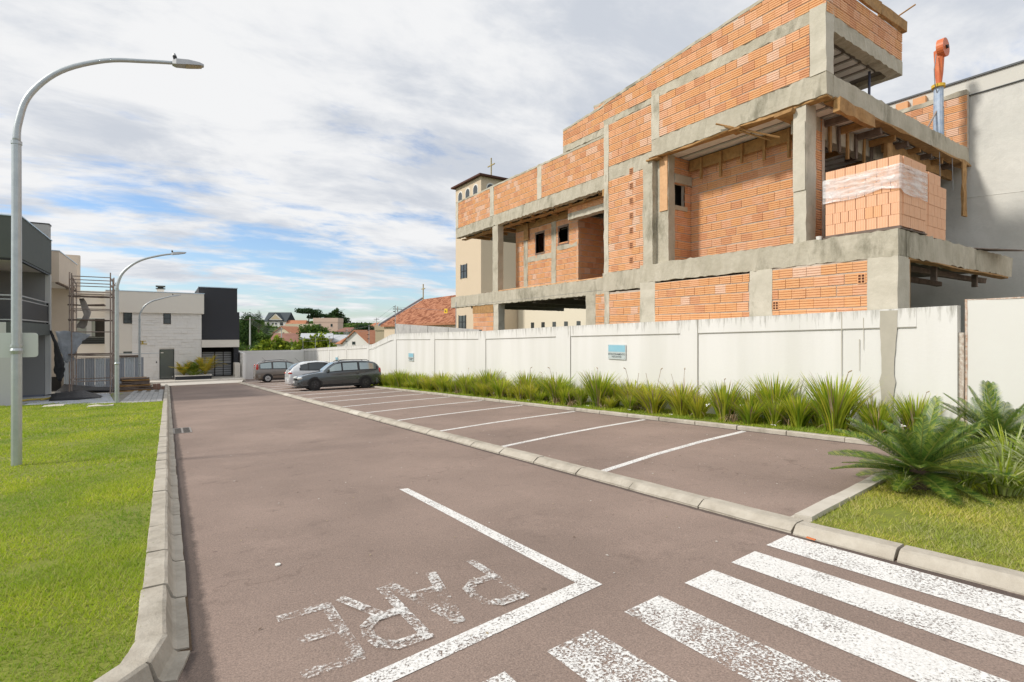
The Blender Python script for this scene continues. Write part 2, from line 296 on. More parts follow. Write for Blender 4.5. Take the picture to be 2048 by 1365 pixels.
def thing(name, label, cat, loc=(0, 0, 0), rz=0, group=None):
    o = bpy.data.objects.new(name, None); COL.objects.link(o); o.location = loc; o.rotation_euler = (0, 0, rz); o.empty_display_size = 0.2
    return tag(o, label, cat, group)
def structure(name, me): return obj(name, me, kind='structure')
def part(parent, name, mb, m, loc=None, smooth=False, **kw):
    """a mesh part whose geometry is given in world coordinates; stored relative to its thing"""
    base = Vector(parent.location) if loc is None else Vector(loc)
    me = mb.mesh(name, m, smooth)
    if parent.rotation_euler.z == 0 and base.length > 0: me.transform(Matrix.Translation(-base))
    return obj(name, me, parent, **kw)
def bevel(o, w=0.01, n=1):
    b = o.modifiers.new('bevel', 'BEVEL'); b.width = w; b.segments = n; b.limit_method = 'ANGLE'; return o
def gz(y): return -0.048 * y
def np_mesh(name, verts, faces_n, mats, mi=None, smooth=False):
    """verts: (N,3) array, consecutive groups of faces_n verts form faces"""
    me = bpy.data.meshes.new(name); nv = len(verts); nf = nv // faces_n
    me.vertices.add(nv); me.vertices.foreach_set('co', verts.astype(np.float32).ravel())
    me.loops.add(nv); me.loops.foreach_set('vertex_index', np.arange(nv, dtype=np.int32))
    me.polygons.add(nf); me.polygons.foreach_set('loop_start', np.arange(0, nv, faces_n, dtype=np.int32))
    me.polygons.foreach_set('loop_total', np.full(nf, faces_n, dtype=np.int32))
    for m in (mats if isinstance(mats, (list, tuple)) else [mats]): me.materials.append(m)
    if mi is not None: me.polygons.foreach_set('material_index', mi.astype(np.int32))
    me.update(calc_edges=True); me.validate(); return me

# ------------------------------------------------------------------ the ground
def terrain_z(x, y):
    if y < 58: z = -0.048 * max(y, -40) - 0.05
    else:
        ys = [58, 75, 100, 130, 165, 200, 240, 290, 340, 420, 700, 3500]; zs = [-2.83, -4.5, -5.6, -4.6, -2.6, 0.2, 3.2, 5.6, 6.2, 5.0, 3.0, 2.0]
        z = float(np.interp(y, ys, zs))
    if y > 58: z += 0.8 * math.sin(x * 0.031 + 1) * min(1, (y - 58) / 80)
    return z
xs = np.concatenate([np.linspace(-2500, -120, 12), np.linspace(-100, 260, 46), np.linspace(290, 3000, 12)])
ys = np.concatenate([np.linspace(-1500, -45, 8), np.linspace(-40, 56, 9), np.linspace(58, 440, 60), np.linspace(470, 3400, 14)])
m = MB(); vs = [(x, y, terrain_z(x, y)) for y in ys for x in xs]; nx = len(xs)
m.add(vs, [(j * nx + i, j * nx + i + 1, (j + 1) * nx + i + 1, (j + 1) * nx + i) for j in range(len(ys) - 1) for i in range(nx - 1)])
structure('ground', m.mesh('ground', terrain_m, True))
def sheet(poly, dz, mi=0, mb=None):
    mb = mb or MB(); mb.add([(x, y, gz(y) + dz) for x, y in poly], [tuple(range(len(poly)))], mi); return mb
road = structure('road', sheet([(-14, -26), (30, -26), (30, 2.3), (4.6, 2.3), (4.6, 45.4), (0.1, 45.4), (0.1, 3.6), (-14, 3.6)], 0.0).mesh('road', asphalt))
lot = structure('parking_lot', sheet([(4.6, 2.5), (9.36, 3.0), (9.36, 54.2), (4.6, 54.2)], 0.012).mesh('parking_lot', asphalt))
# painted markings
def stripe(parent, name, quad, m, dz=0.004, n=1):
    mb = MB(); mb.add([(x, y, gz(y) + dz) for x, y in quad], [(0, 1, 2, 3)]); return part(parent, name, mb, m)
for i, (x0, x1, ye, mt) in enumerate([(4.05, 4.40, 2.40, paint_new), (3.52, 3.86, 2.36, paint_mid), (2.96, 3.30, 2.34, paint_mid), (2.34, 2.68, 2.30, paint_old), (1.70, 2.05, 2.24, paint_old), (1.08, 1.42, 2.2, paint_old), (0.45, 0.8, 2.15, paint_old), (-0.2, 0.15, 2.1, paint_old)]):
    stripe(road, 'crosswalk_stripe', [(x0, -1.6), (x1, -1.6), (x1, ye + 0.02), (x0, ye)], mt)
mb = MB(); mb.add([(x, y, gz(y) + 0.004) for x, y in [(2.35, 6.05), (2.45, 6.02), (2.50, 2.66), (0.2, 2.39), (0.2, 2.52), (2.37, 2.79)]], [(0, 5, 2, 1), (5, 4, 3, 2)])
part(road, 'stop_line', mb, paint_mid)
# the letters of PARE, each drawn as strokes, read by a driver coming down the road
def glyph(ch):
    g = {'P': ([(0, 0), (0, 1)], [(0, 1), (.32, 1), (.46, .9), (.5, .74), (.46, .58), (.32, .48), (0, .48)]),
         'A': ([(0, 0), (.25, 1), (.5, 0)], [(.09, .34), (.41, .34)]),
         'R': ([(0, 0), (0, 1)], [(0, 1), (.32, 1), (.46, .9), (.5, .75), (.46, .6), (.32, .5), (0, .5)], [(.24, .5), (.5, 0)]),
         'E': ([(.5, 0), (0, 0), (0, 1), (.5, 1)], [(0, .5), (.4, .5)])}[ch]
    return g
def stroke(mb, pts, w, tr, dz):
    for a, b in zip(pts[:-1], pts[1:]):
        a = Vector((a[0], a[1])); b = Vector((b[0], b[1]))
        d = (b - a).normalized() * w * 0.3; n = Vector((-d.y, d.x)).normalized() * w / 2; q = [a - d + n, a - d - n, b + d - n, b + d + n]
        q = [tr(p) for p in q]; mb.add([(x, y, gz(y) + dz) for x, y in q], [(0, 1, 2, 3)])
for k, (ch, x0, mt, hh) in enumerate([('P', 1.97, paint_gone, .70), ('A', 1.62, paint_faint, .72), ('R', 1.24, paint_gone, .74), ('E', 0.86, paint_faint, .70)]):
    mb = MB()
    for si, st in enumerate(glyph(ch)):
        stroke(mb, st, 0.125, lambda p, x0=x0: (x0 - p.x * (0.55 if ch != 'A' else .62), 3.55 - 0.02 * k - p.y * hh), 0.004 + 0.003 * (si + 1))
    part(road, 'letter', mb, mt)
# bay lines
for k in range(18):
    y0 = 5.13 + 2.49 * k; y1 = y0 + 0.78 + 0.012 * k; w = 0.10; pts = []
    for t in (0, .33, .66, 1): pts.append((4.78 + t * 4.45, y0 + (y1 - y0) * t + 0.10 * math.sin(PI * t)))
    mb = MB(); vs = [(x, y - w / 2, gz(y) + 0.017) for x, y in pts] + [(x, y + w / 2, gz(y) + 0.017) for x, y in pts]
    mb.add(vs, [(i, i + 1, i + 5, i + 4) for i in range(3)]); part(lot, 'bay_line', mb, paint_new)

lit = [random.uniform(0, 1) for _ in range(3)]; mb = MB()
for i in range(420):
    if i % 3: x = random.uniform(4.9, 9.2); y = 2.7 + abs(random.gauss(0, 3.2)) + (9.2 - x) * .1
    else: x = random.uniform(.3, 4.4); y = random.uniform(2, 14)
    s_ = random.uniform(.005, .014) * (1 + y * .05); a = random.uniform(0, 6.28); z = gz(y) + (.02 if x > 4.6 else .006)
    mb.add([(x + s_ * math.cos(a), y + s_ * math.sin(a), z), (x - s_ * .5 * math.sin(a), y + s_ * .5 * math.cos(a), z + .004), (x - s_ * math.cos(a), y - s_ * math.sin(a), z + .001), (x + s_ * .5 * math.sin(a), y - s_ * .5 * math.cos(a), z + .002)], [(0, 1, 2, 3)], random.randrange(3))
obj('litter', mb.mesh('litter', [mat('grit_pale', (.55, .52, .47), .9), mat('leaf_brown', (.12, .08, .05), .9), mat('leaf_straw', (.36, .29, .19), .9)]), kind='stuff')
# kerbs: one stone at a time
def kerb_run(root, prof, p0, p1, Ln, m, gap=0.014, dz=0.0):
    """prof: list of (offset to the left normal, height) ; stones along p0->p1"""
    p0 = Vector(p0); p1 = Vector(p1); d = (p1 - p0); Lt = d.length; d.normalize(); nrm = Vector((-d.y, d.x)); n = max(1, round(Lt / Ln)); st = Lt / n
    for i in range(n):
        a = p0 + d * (i * st + gap * (0.5 + random.random())); b = p0 + d * ((i + 1) * st - gap * 0.5); mb = MB(); vs = []; js = (random.gauss(0, .003), random.gauss(0, .003)); off = random.gauss(0, .0025)
        segs = 4
        for k in range(segs + 1):
            c = a.lerp(b, k / segs); e = js[0] * (1 - k / segs) + js[1] * k / segs
            for (o, h) in prof:
                q = c + nrm * (o + off + random.gauss(0, .0018)); vs.append((q.x, q.y, gz(q.y) + dz + h + (e if h > .03 else 0) + random.gauss(0, .001)))
        np_ = len(prof); fs = []
        for k in range(segs):
            for j in range(np_ - 1): fs.append((k * np_ + j, k * np_ + j + 1, (k + 1) * np_ + j + 1, (k + 1) * np_ + j))
        fs.append(tuple(range(np_))); fs.append(tuple(segs * np_ + j for j in range(np_))[::-1])
        mb.add(vs, fs); part(root, 'kerb_stone', mb, m if random.random() < .92 else kerb_new, smooth=False)
kl = structure('kerb', sheet([(-0.16, 3.4), (0.115, 3.4), (0.115, 45.2), (-0.16, 45.2)], 0.006).mesh('kerb_bed', soil))
prof_l = [(0.145, -0.06), (0.14, 0.125), (0.135, 0.132), (0.02, 0.132), (0.0, 0.122), (-0.03, 0.035), (-0.05, 0.018), (-0.110, 0.014), (-0.116, -0.06)]
kerb_run(kl, prof_l, (0, 3.42), (0, 15.0), 0.78, kerb_m); kerb_run(kl, prof_l, (0, 15.0), (0, 45.0), 1.0, kerb_m)
R = 0.62
for a0, a1 in ((0, 28), (28, 58), (58, 88)):
    q = [(-R + R * math.cos(math.radians(a)), 3.42 - R * math.sin(math.radians(a))) for a in (a0, a1)]; kerb_run(kl, prof_l, q[1], q[0], 5, kerb_m)
kerb_run(kl, prof_l, (-14, 3.42 - R), (-R, 3.42 - R), 0.9, kerb_m)
dirt_m = mat('gutter_dirt', (.17, .155, .13), .97); t_, p_ = nodes_of(dirt_m); tc_ = t_.nodes.new('ShaderNodeTexCoord'); n_ = t_.nodes.new('ShaderNodeTexNoise'); n_.inputs['Scale'].default_value = 9; n_.inputs['Detail'].default_value = 9; n_.inputs['Roughness'].default_value = .75
t_.links.new(tc_.outputs['Object'], n_.inputs[0]); r_ = t_.nodes.new('ShaderNodeValToRGB'); r_.color_ramp.elements[0].position = .40; r_.color_ramp.elements[1].position = .62; t_.links.new(n_.outputs[0], r_.inputs[0]); t_.links.new(r_.outputs[0], p_.inputs['Alpha'])
kr = structure('kerb_middle', sheet([(4.50, 1.0), (4.72, 1.0), (4.72, 45.6), (4.50, 45.6)], 0.014).mesh('kerb_middle_bed', soil))
prof_r = [(0.0, -0.05), (-0.004, 0.012), (0.03 - 0.03, 0.02), (-0.07, 0.068), (-0.10, 0.078), (-0.20, 0.078), (-0.225, 0.065), (-0.25, -0.05)]
kerb_run(kr, prof_r, (4.47, 2.42), (4.47, 46.0), 0.95, kerb_m)
prof_r2 = [(0.0, -0.05), (0.0, 0.012), (-0.045, 0.072), (-0.07, 0.086), (-0.18, 0.088), (-0.20, 0.08), (-0.21, -0.05)]
kerb_run(kr, prof_r2, (4.50, 0.9), (4.455, 2.41), 0.72, kerb_m); kerb_run(kr, prof_r2, (5.05, 0.0), (4.50, 0.9), 0.72, kerb_m); kerb_run(kr, prof_r2, (6.3, -0.75), (5.05, 0.0), 0.72, kerb_m); kerb_run(kr, prof_r2, (14, -1.6), (6.3, -.75), .9, kerb_m)
kf = structure('kerb_far', sheet([(9.34, 3.1), (9.44, 3.1), (9.44, 54), (9.34, 54)], 0.016).mesh('kerb_far_bed', soil))
prof_f = [(0.0, -0.05), (0.0, 0.075), (-0.015, 0.09), (-0.11, 0.09), (-0.125, 0.08), (-0.125, -0.05)]
kerb_run(kf, prof_f, (9.33, 3.2), (9.33, 54), 0.98, kerb_m)
prof_n = [(0.13, -0.05), (0.13, 0.02), (0.05, 0.03), (0.045, 0.085), (-0.10, 0.09), (-0.105, -0.05)]
kerb_run(kf, prof_n, (4.74, 2.50), (9.33, 2.98), 0.95, kerb_new)
# beds: planting strip by the wall, the corner lawn, the left lawn
structure('planting_bed', sheet([(9.44, 3.0), (11.0, 3.0), (11.0, 54), (9.44, 54)], 0.05).mesh('planting_bed', lawn_m))
structure('corner_lawn', sheet([(4.70, 2.40), (4.73, 0.9), (5.2, 0.1), (6.4, -0.6), (14, -1.45), (14, 3.2), (9.4, 2.90)], 0.05).mesh('corner_lawn', lawn_m))
structure('lawn', sheet([(-0.14, 3.42), (-0.14, 25.2), (-1.3, 25.5), (-4.6, 28.5), (-40, 28.5), (-40, 2.93), (-0.62, 2.93), (-.42, 2.98), (-.26, 3.10), (-.17, 3.25)], 0.10).mesh('lawn', lawn_m))

# grass: every blade a leaf of its own, thinner on the ground farther off
def blades(name, regions, m, zf, parent=None):
    out = []
    for (x0, x1, y0, y1, dens, h, w, test) in regions:
        n = int((x1 - x0) * (y1 - y0) * dens); x = np.random.uniform(x0, x1, n); y = np.random.uniform(y0, y1, n)
        if test is not None: k = test(x, y); x = x[k]; y = y[k]; n = len(x)
        bare = (np.sin(x * 2.1 + y * 1.3) * np.sin(x * 1.1 - y * 2.7 + 1) + .35 * np.sin(x * 7.3 - y * 5.1) * np.sin(x * 4.4 + y * 8.7) + np.random.normal(0, .25, n)) < (0.92 if name == 'grass' else 0.62); x = x[bare]; y = y[bare]; n = len(x)
        a = np.random.uniform(0, 2 * PI, n); hh = h * np.random.uniform(0.45, 1.25, n) * (1 + 0.35 * np.sin(x * 3.1) * np.sin(y * 2.3)); lean = np.random.uniform(0.3, 1.3, n) * hh; la = np.random.uniform(0, 2 * PI, n)
        z = zf(x, y) - 0.005; dx = np.cos(a) * w / 2; dy = np.sin(a) * w / 2; tx = x + np.cos(la) * lean; ty = y + np.sin(la) * lean
        v = np.stack([np.stack([x - dx, y - dy, z], 1), np.stack([x + dx, y + dy, z], 1), np.stack([tx + dx * .2, ty + dy * .2, z + hh], 1), np.stack([tx - dx * .2, ty - dy * .2, z + hh], 1)], 1)
        out.append(v.reshape(-1, 3))
    me = np_mesh(name, np.concatenate(out), 4, m); o = obj(name, me, parent, kind='stuff'); return o
lz = lambda x, y: -0.048 * y + 0.10
# visible wedge of the left lawn
wedge = lambda x, y: (x < -0.13) & (x > -0.62 * y - 0.6) & ~((x > -0.75) & ((x + 0.62) ** 2 + (y - 3.42) ** 2 > 0.235) & (y < 3.42))
blades('grass', [(-3.2, -.13, 2.94, 5.5, 5200, .035, .008, wedge), (-5, -.13, 5.5, 9, 2800, .035, .011, wedge), (-7.5, -.13, 9, 15, 1100, .035, .018, wedge), (-12, -.13, 15, 28.2, 380, .04, .032, lambda x, y: wedge(x, y) & (y < 25.3 + np.maximum(0, (-1.2 - x) * 0.85)))], grass_m, lz)
cl = lambda x, y: (x > 4.72) & (y < 2.38 + (x - 4.74) * 0.105) & (y > np.interp(x, [4.7, 4.73, 5.25, 6.4, 14], [2.4, 1.0, 0.2, -.5, -1.35]))
blades('corner_grass', [(4.7, 9.4, -1.2, 2.95, 5600, .042, .008, cl)], grass_dry, lambda x, y: -0.048 * y + 0.045)
blades('strip_grass', [(9.44, 10.85, 2.9, 12, 1100, .06, .016, None), (9.44, 10.85, 12, 46, 260, .07, .03, None)], grass_m, lambda x, y: -0.048 * y + 0.05)

# ------------------------------------------------------------------ the unfinished brick building
XR, XS, XL = 11.1, 11.6, 12.2
Bd = thing('brick_building', 'unfinished three-level building of orange hollow bricks and raw concrete beams behind the white wall', 'building', (XR, 4.0, -0.3))
def brick_mesh(L_, H_, m, D_=0.05):
    """hollow block face with four long ridges; local x along, -y out, z up"""
    prof = []; n = 4
    for i in range(n):
        z0 = H_ * i / n; z1 = H_ * (i + 1) / n; g = H_ * 0.035
        prof += [(-D_ , z0 + g), (-D_, z1 - g)]
        if i < n - 1: prof += [(-D_ + 0.020, z1)]
    prof = [(0, 0.002)] + prof + [(0, H_ - .002)]
    mb = MB(); mb.prism([(p[0], p[1]) for p in prof], 0, 0.0, L_); return mb
BL, BH, PU, PV = 0.284, 0.206, 0.291, 0.222
bm_shared = {}
def get_brick(mi, full=True, half=False):
    k = (mi, half)
    if k not in bm_shared: bm_shared[k] = brick_mesh(BL if not half else BL / 2 - .004, BH, BR[mi]).mesh('brick', BR[mi])
    return bm_shared[k]
BRICKS = []     # (origin, rotation z, sx, sz, colour)
def pickcol(tone):
    r = random.random()
    if tone == 'up': return random.choices(range(6), (5, 5, 3, 2, 3, 2))[0]
    if tone == 'low': return random.choices(range(6), (5, 8, 1, .5, 1, 1))[0]
    if tone == 'peach': return random.choices(range(6), (3, 3, 4, 1, 2, 4))[0]
    return random.choices(range(6), (6, 3, 1, .3, 2, 4))[0]
def brickwall(face, plane, a0, a1, z0, z1, tone='up', holes=(), thick=0.13, ph=None):
    """face 'W': looks to -X, runs along Y; face 'S': looks to -Y, runs along X. z1 may be (za0, za1) for a sloping top"""
    zt = (lambda t: z1) if not isinstance(z1, tuple) else (lambda t: z1[0] + (z1[1] - z1[0]) * (t - a0) / (a1 - a0))
    ph = random.random() if ph is None else ph
    # mortar body, cut round the holes
    mb = MB(); cuts = sorted({a0, a1, *[h[0] for h in holes], *[h[1] for h in holes]})
    for c0, c1 in zip(cuts[:-1], cuts[1:]):
        hs = [h for h in holes if h[0] <= c0 + 1e-6 and h[1] >= c1 - 1e-6]; zs = [(z0, None)]
        spans = []; cur = z0
        for h in sorted(hs, key=lambda h: h[2]): spans.append((cur, h[2])); cur = h[3]
        spans.append((cur, None))
        for s0, s1 in spans:
            t0 = zt(c0) if s1 is None else s1; t1 = zt(c1) if s1 is None else s1
            if min(t0, t1) <= s0 + 1e-4: continue
            o, i = plane + 0.012, plane + thick
            if face == 'W': P = [(o, c0, s0), (o, c1, s0), (o, c1, t1), (o, c0, t0), (i, c0, s0), (i, c1, s0), (i, c1, t1), (i, c0, t0)]
            else: P = [(c0, o, s0), (c1, o, s0), (c1, o, t1), (c0, o, t0), (c0, i, s0), (c1, i, s0), (c1, i, t1), (c0, i, t0)]
            mb.add(P, [(0, 1, 2, 3), (7, 6, 5, 4), (0, 4, 5, 1), (1, 5, 6, 2), (2, 6, 7, 3), (3, 7, 4, 0)])
    part(Bd, 'mortar_wall', mb, mortar)
    row = 0; z = z0 + 0.008
    while z < max(zt(a0), zt(a1)) - 0.03:
        t = a0 - (ph + 0.5 * (row % 2) + random.uniform(-.06, .06)) * PU % PU if False else a0 - ((ph + 0.5 * (row % 2)) % 1.0) * PU
        hz = BH
        while t < a1 - 0.02:
            b0 = max(t, a0 + .004); b1 = min(t + BL, a1 - .004)
            segs = [(b0, b1)]
            for h in holes:
                if z + BH * .6 > h[2] and z + BH * .4 < h[3]:
                    ns = []
                    for s0, s1 in segs:
                        if s1 <= h[0] or s0 >= h[1]: ns.append((s0, s1))
                        else:
                            if h[0] - s0 > 0.02: ns.append((s0, h[0]))
                            if s1 - h[1] > 0.02: ns.append((h[1], s1))
                    segs = ns
            for s0, s1 in segs:
                top = min(zt(s0), zt(s1)); h_ = min(BH, top - z - .006)
                if s1 - s0 < 0.03 or h_ < 0.04: continue
                BRICKS.append((face, plane, s0, s1, z + random.gauss(0, .002), h_, random.gauss(0, .002), pickcol(tone)))
            t += PU + random.gauss(0, .004)
        z += PV; row += 1
def beam(a, b, m=concrete, name='concrete_beam', jit=0.010): return part(Bd, name, MB().rough(a, b, 0.11, jit), m)
def column(a, b, m=concrete2, jit=0.006): return part(Bd, 'concrete_column', MB().rough(a, b, 0.2, jit), m)

# ground floor, road side
column((XR - .004, 4.07, -.5), (XR + .5, 4.57, 3.03)); brickwall('W', XR, 4.57, 6.44, 1.45, 3.03, 'low', ph=.1)
column((XR - .006, 6.44, -.5), (XR + .3, 6.98, 3.03)); brickwall('W', XR, 6.98, 9.75, 1.45, 2.98, 'low', ph=.4)
column((XR - .002, 9.75, -.5), (XR + .3, 10.3, 3.03)); brickwall('W', XS, 10.6, 12.05, 1.3, 2.9, 'low', ph=.2)
column((XS - .002, 10.25, -.5), (XS + .3, 10.62, 3.03))
column((XS - .01, 12.03, -.5), (XS + .3, 12.25, 3.03))
brickwall('W', XL, 12.84, 13.32, 1.3, 2.95, 'low', ph=.3); column((XL, 13.32, -.5), (XL + .4, 13.82, 2.95), concrete)
beam((XR, 4.07, 3.03), (XR + .35, 10.28, 3.52)); beam((XS - .02, 10.20, 2.95), (XS + .3, 12.3, 3.52)); beam((XL, 12.2, 2.93), (XL + .3, 24.2, 3.47))
column((XL + .02, 19.63, -.8), (XL + .35, 20.05, 2.93)); brickwall('W', XL + .05, 20.1, 21.95, .6, 2.55, 'peach', ph=.3)
part(Bd, 'formwork_board', MB().box((XL + .03, 20.1, 2.56), (XL + .09, 21.98, 2.92)), wood)
# floors and slabs
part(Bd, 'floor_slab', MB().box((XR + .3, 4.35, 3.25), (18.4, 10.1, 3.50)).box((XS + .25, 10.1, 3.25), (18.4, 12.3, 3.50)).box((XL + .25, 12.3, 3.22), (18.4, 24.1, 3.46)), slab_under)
beam((XR + .35, 4.07, 3.03), (17.8, 4.35, 3.515), concrete)
part(Bd, 'formwork_board', MB().rough((XR + .45, 4.06, 2.985), (17.5, 4.20, 3.025), .6, .012), wood)
part(Bd, 'formwork_board', MB().rough((XR + .52, 4.09, 1.9), (XR + .60, 4.2, 3.0), .6, .004), wood)
for k in range(7): part(Bd, 'formwork_joist', MB().rough((XR + .6, 4.6 + k * .95, 2.93), (18.0, 4.72 + k * .95, 3.05), .6, .01), wood_grey)
for x in (13.6, 16.1): part(Bd, 'formwork_prop', MB().box((x, 4.3, 2.72), (x + .09, 4.4, 3.02)), wood_grey)
part(Bd, 'formwork_board', MB().box((XR + .5, 4.9, 2.35), (12.75, 4.98, 2.62)), wood_grey)
# garage ceiling and back walls
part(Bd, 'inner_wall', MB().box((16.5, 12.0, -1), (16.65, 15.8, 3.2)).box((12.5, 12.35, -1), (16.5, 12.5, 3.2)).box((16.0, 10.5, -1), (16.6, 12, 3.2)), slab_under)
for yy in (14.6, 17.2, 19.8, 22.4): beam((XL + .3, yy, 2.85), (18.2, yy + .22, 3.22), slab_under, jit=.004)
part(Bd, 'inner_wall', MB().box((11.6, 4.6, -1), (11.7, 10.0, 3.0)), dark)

# first floor, road side
brickwall('W', XS, 10.22, 12.08, 3.52, 6.45, 'peach', ph=.1); column((XS - .015, 12.06, 3.47), (XS + .35, 12.26, 8.2), concrete2)
for k in range(7):
    y0, z0 = 11.02, 3.70 + k * 0.444
    h = MB(); h.box((XS - .012, y0, z0), (XS + .01, y0 + .15, z0 + .2)); o = part(Bd, 'vent_brick', h, BR[4])
    hh = MB()
    for a in range(3):
        for b in range(3): hh.box((XS - .018, y0 + .018 + a * .043, z0 + .022 + b * .057), (XS - .0121, y0 + .046 + a * .043, z0 + .062 + b * .057))
    obj('cavity', hh.mesh('cavity', hole), o).data.transform(Matrix.Translation(-Vector(Bd.location)))
for (X_, y0, z0) in ((XR, 4.60, 2.56), (XR, 4.60, 1.68), (XR, 6.29, 2.12)):
    h = MB(); h.box((X_ - .012, y0, z0), (X_ + .01, y0 + .14, z0 + .19)); o = part(Bd, 'vent_brick', h, BR[0]); hh = MB()
    for a in range(2):
        for b in range(3): hh.box((X_ - .018, y0 + .02 + a * .06, z0 + .02 + b * .057), (X_ - .0121, y0 + .06 + a * .06, z0 + .058 + b * .057))
    obj('cavity', hh.mesh('cavity', hole), o).data.transform(Matrix.Translation(-Vector(Bd.location)))
column((11.3, 9.46, 3.5), (11.56, 9.86, 6.45), concrete); column((11.12, 9.86, 3.5), (11.5, 10.2, 6.45), concrete)
part(Bd, 'formwork_board', MB().rough((11.27, 9.47, 4.95), (11.295, 9.74, 6.42), .5, .006), wood_pale)
column((11.15, 5.74, 3.5), (11.55, 6.0, 6.45), concrete2); part(Bd, 'formwork_board', MB().rough((11.128, 5.75, 4.62), (11.148, 6.0, 6.05), .5, .003), concrete2)
# recessed wall, its return with the small window, and the opening on the near side
brickwall('W', 12.3, 5.98, 9.5, 3.5, 6.45, 'mid', ph=.2)
brickwall('S', 9.5, 11.57, 12.3, 3.5, 6.45, 'mid', holes=[(11.57, 12.04, 5.12, 5.74)], ph=.5)
part(Bd, 'window_sill', MB().rough((11.57, 9.46, 5.0), (12.1, 9.6, 5.12), .2, .003), concrete)
part(Bd, 'window_lintel', MB().rough((11.57, 9.45, 5.74), (12.27, 9.6, 5.98), .2, .003), concrete)
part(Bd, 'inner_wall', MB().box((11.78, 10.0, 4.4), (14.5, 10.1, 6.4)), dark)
brickwall('S', 6.0, 11.56, 12.30, 3.5, 6.2, 'mid', ph=.1)
beam((11.5, 6.0, 6.02), (17.5, 6.25, 6.45), concrete)
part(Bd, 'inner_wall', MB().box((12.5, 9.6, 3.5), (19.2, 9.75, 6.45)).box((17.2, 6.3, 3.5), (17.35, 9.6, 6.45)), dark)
# upper slab, foam strips and joists seen from below
def slab_with_foam(x0, x1, y0, y1, z, pitch=0.46):
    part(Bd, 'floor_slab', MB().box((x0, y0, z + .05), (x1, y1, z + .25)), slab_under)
    x = x0 + .1
    while x < x1 - .3: part(Bd, 'foam_infill', MB().box((x, y0 + .15, z + .012), (x + pitch - .14, y1 - .1, z + .05)), eps); x += pitch
slab_with_foam(11.35, 19.2, 5.5, 9.95, 6.45)
beam((XR, 5.31, 6.45), (XR + .28, 9.87, 6.91)); beam((XR + .28, 5.31, 6.45), (19.22, 5.55, 6.91)); beam((XS, 10.2, 6.42), (XS + .3, 12.3, 6.84)); beam((XL, 12.3, 6.44), (XL + .25, 23.66, 6.90))
part(Bd, 'formwork_board', MB().rough((XR + .02, 5.3, 6.405), (XR + .22, 9.98, 6.445), .6, .012), wood)
part(Bd, 'formwork_board', MB().rough((XR + .3, 5.27, 6.40), (19.25, 5.50, 6.445), .5, .015), wood)
part(Bd, 'formwork_board', MB().rough((XR - .06, 9.6, 6.36), (XR + .5, 10.02, 6.40), .3, .01), wood)
part(Bd, 'formwork_board', MB().rough((XR - .05, 7.2, 6.37), (XR + .3, 7.5, 6.40), .3, .01), wood)
part(Bd, 'formwork_board', MB().rough((11.0, 5.95, 6.30), (11.9, 6.35, 6.36), .3, .012), wood)
part(Bd, 'formwork_board', MB().rough((11.4, 5.2, 6.15), (13.0, 5.32, 6.40), .3, .012), wood)
part(Bd, 'formwork_board', MB().rough((12.16, 6.3, 6.12), (12.225, 9.45, 6.42), .6, .003), wood)
for k in range(5): part(Bd, 'formwork_stay', MB().rough((12.09, 6.6 + k * .6, 5.72 + .1 * (k % 3)), (12.15, 6.66 + k * .6, 6.4), .6, .004), wood)
for k in range(9): part(Bd, 'formwork_joist', MB().rough((12.4 + k * .75, 5.45, 6.28), (12.5 + k * .75, 6.9 + .3 * (k % 2), 6.42), .4, .008), wood if k % 2 else wood_grey)
for k in range(6): part(Bd, 'formwork_stay', MB().rough((12.6 + k * .42, 5.95, 5.75 + .08 * (k % 2)), (12.68 + k * .42, 5.99, 6.42), .4, .006), wood_grey if k % 2 else wood)
part(Bd, 'formwork_board', MB().rough((14.8, 5.7, 6.1), (19.2, 5.78, 6.38), .5, .01), wood); part(Bd, 'formwork_board', MB().rough((14.7, 5.6, 5.6), (15.0, 5.7, 6.4), .5, .01), wood)
for a, b in (((10.95, 7.75, 6.62), (11.5, 6.5, 6.02)), ((11.0, 7.55, 6.5), (11.55, 6.75, 6.05))): part(Bd, 'loose_batten', MB().tube([a, b], .022, 4), wood)
part(Bd, 'hanging_board', MB().rough((18.55, 5.25, 4.9), (18.85, 5.29, 6.45), .3, .006), wood)
for x in (17.0, 17.9): part(Bd, 'hanging_wire', MB().tube([(x, 5.3, 6.4), (x - .1, 5.25, 5.5)], .008, 4), cable_m)
# second floor
brickwall('W', XR, 5.64, 9.60, 6.92, 8.02, 'up', ph=.3); column((XR - .012, 5.31, 6.91), (XR + .3, 5.64, 8.3)); column((XR - .012, 9.60, 6.91), (XR + .25, 9.87, 8.1), concrete2)
brickwall('W', XS, 10.2, 12.06, 6.85, 8.2, 'up', ph=.6)
beam((XR, 5.64, 8.02), (XR + .25, 9.87, 8.27)); beam((XS, 9.9, 8.2), (XS + .25, 12.3, 8.38)); beam((XL, 12.3, 8.28), (XL + .25, 15.08, 8.5))
part(Bd, 'inner_wall', MB().box((XR + .15, 9.88, 6.9), (XR + .62, 9.98, 8.9)), mortar)
brickwall('W', XR, 5.31, 9.87, 8.27, (9.14, 8.79), 'up', ph=.8); brickwall('W', XS, 9.9, 12.3, 8.38, (9.12, 8.88), 'up', ph=.5); brickwall('W', XL, 12.3, 15.08, 8.5, (9.27, 9.06), 'up', ph=.2)
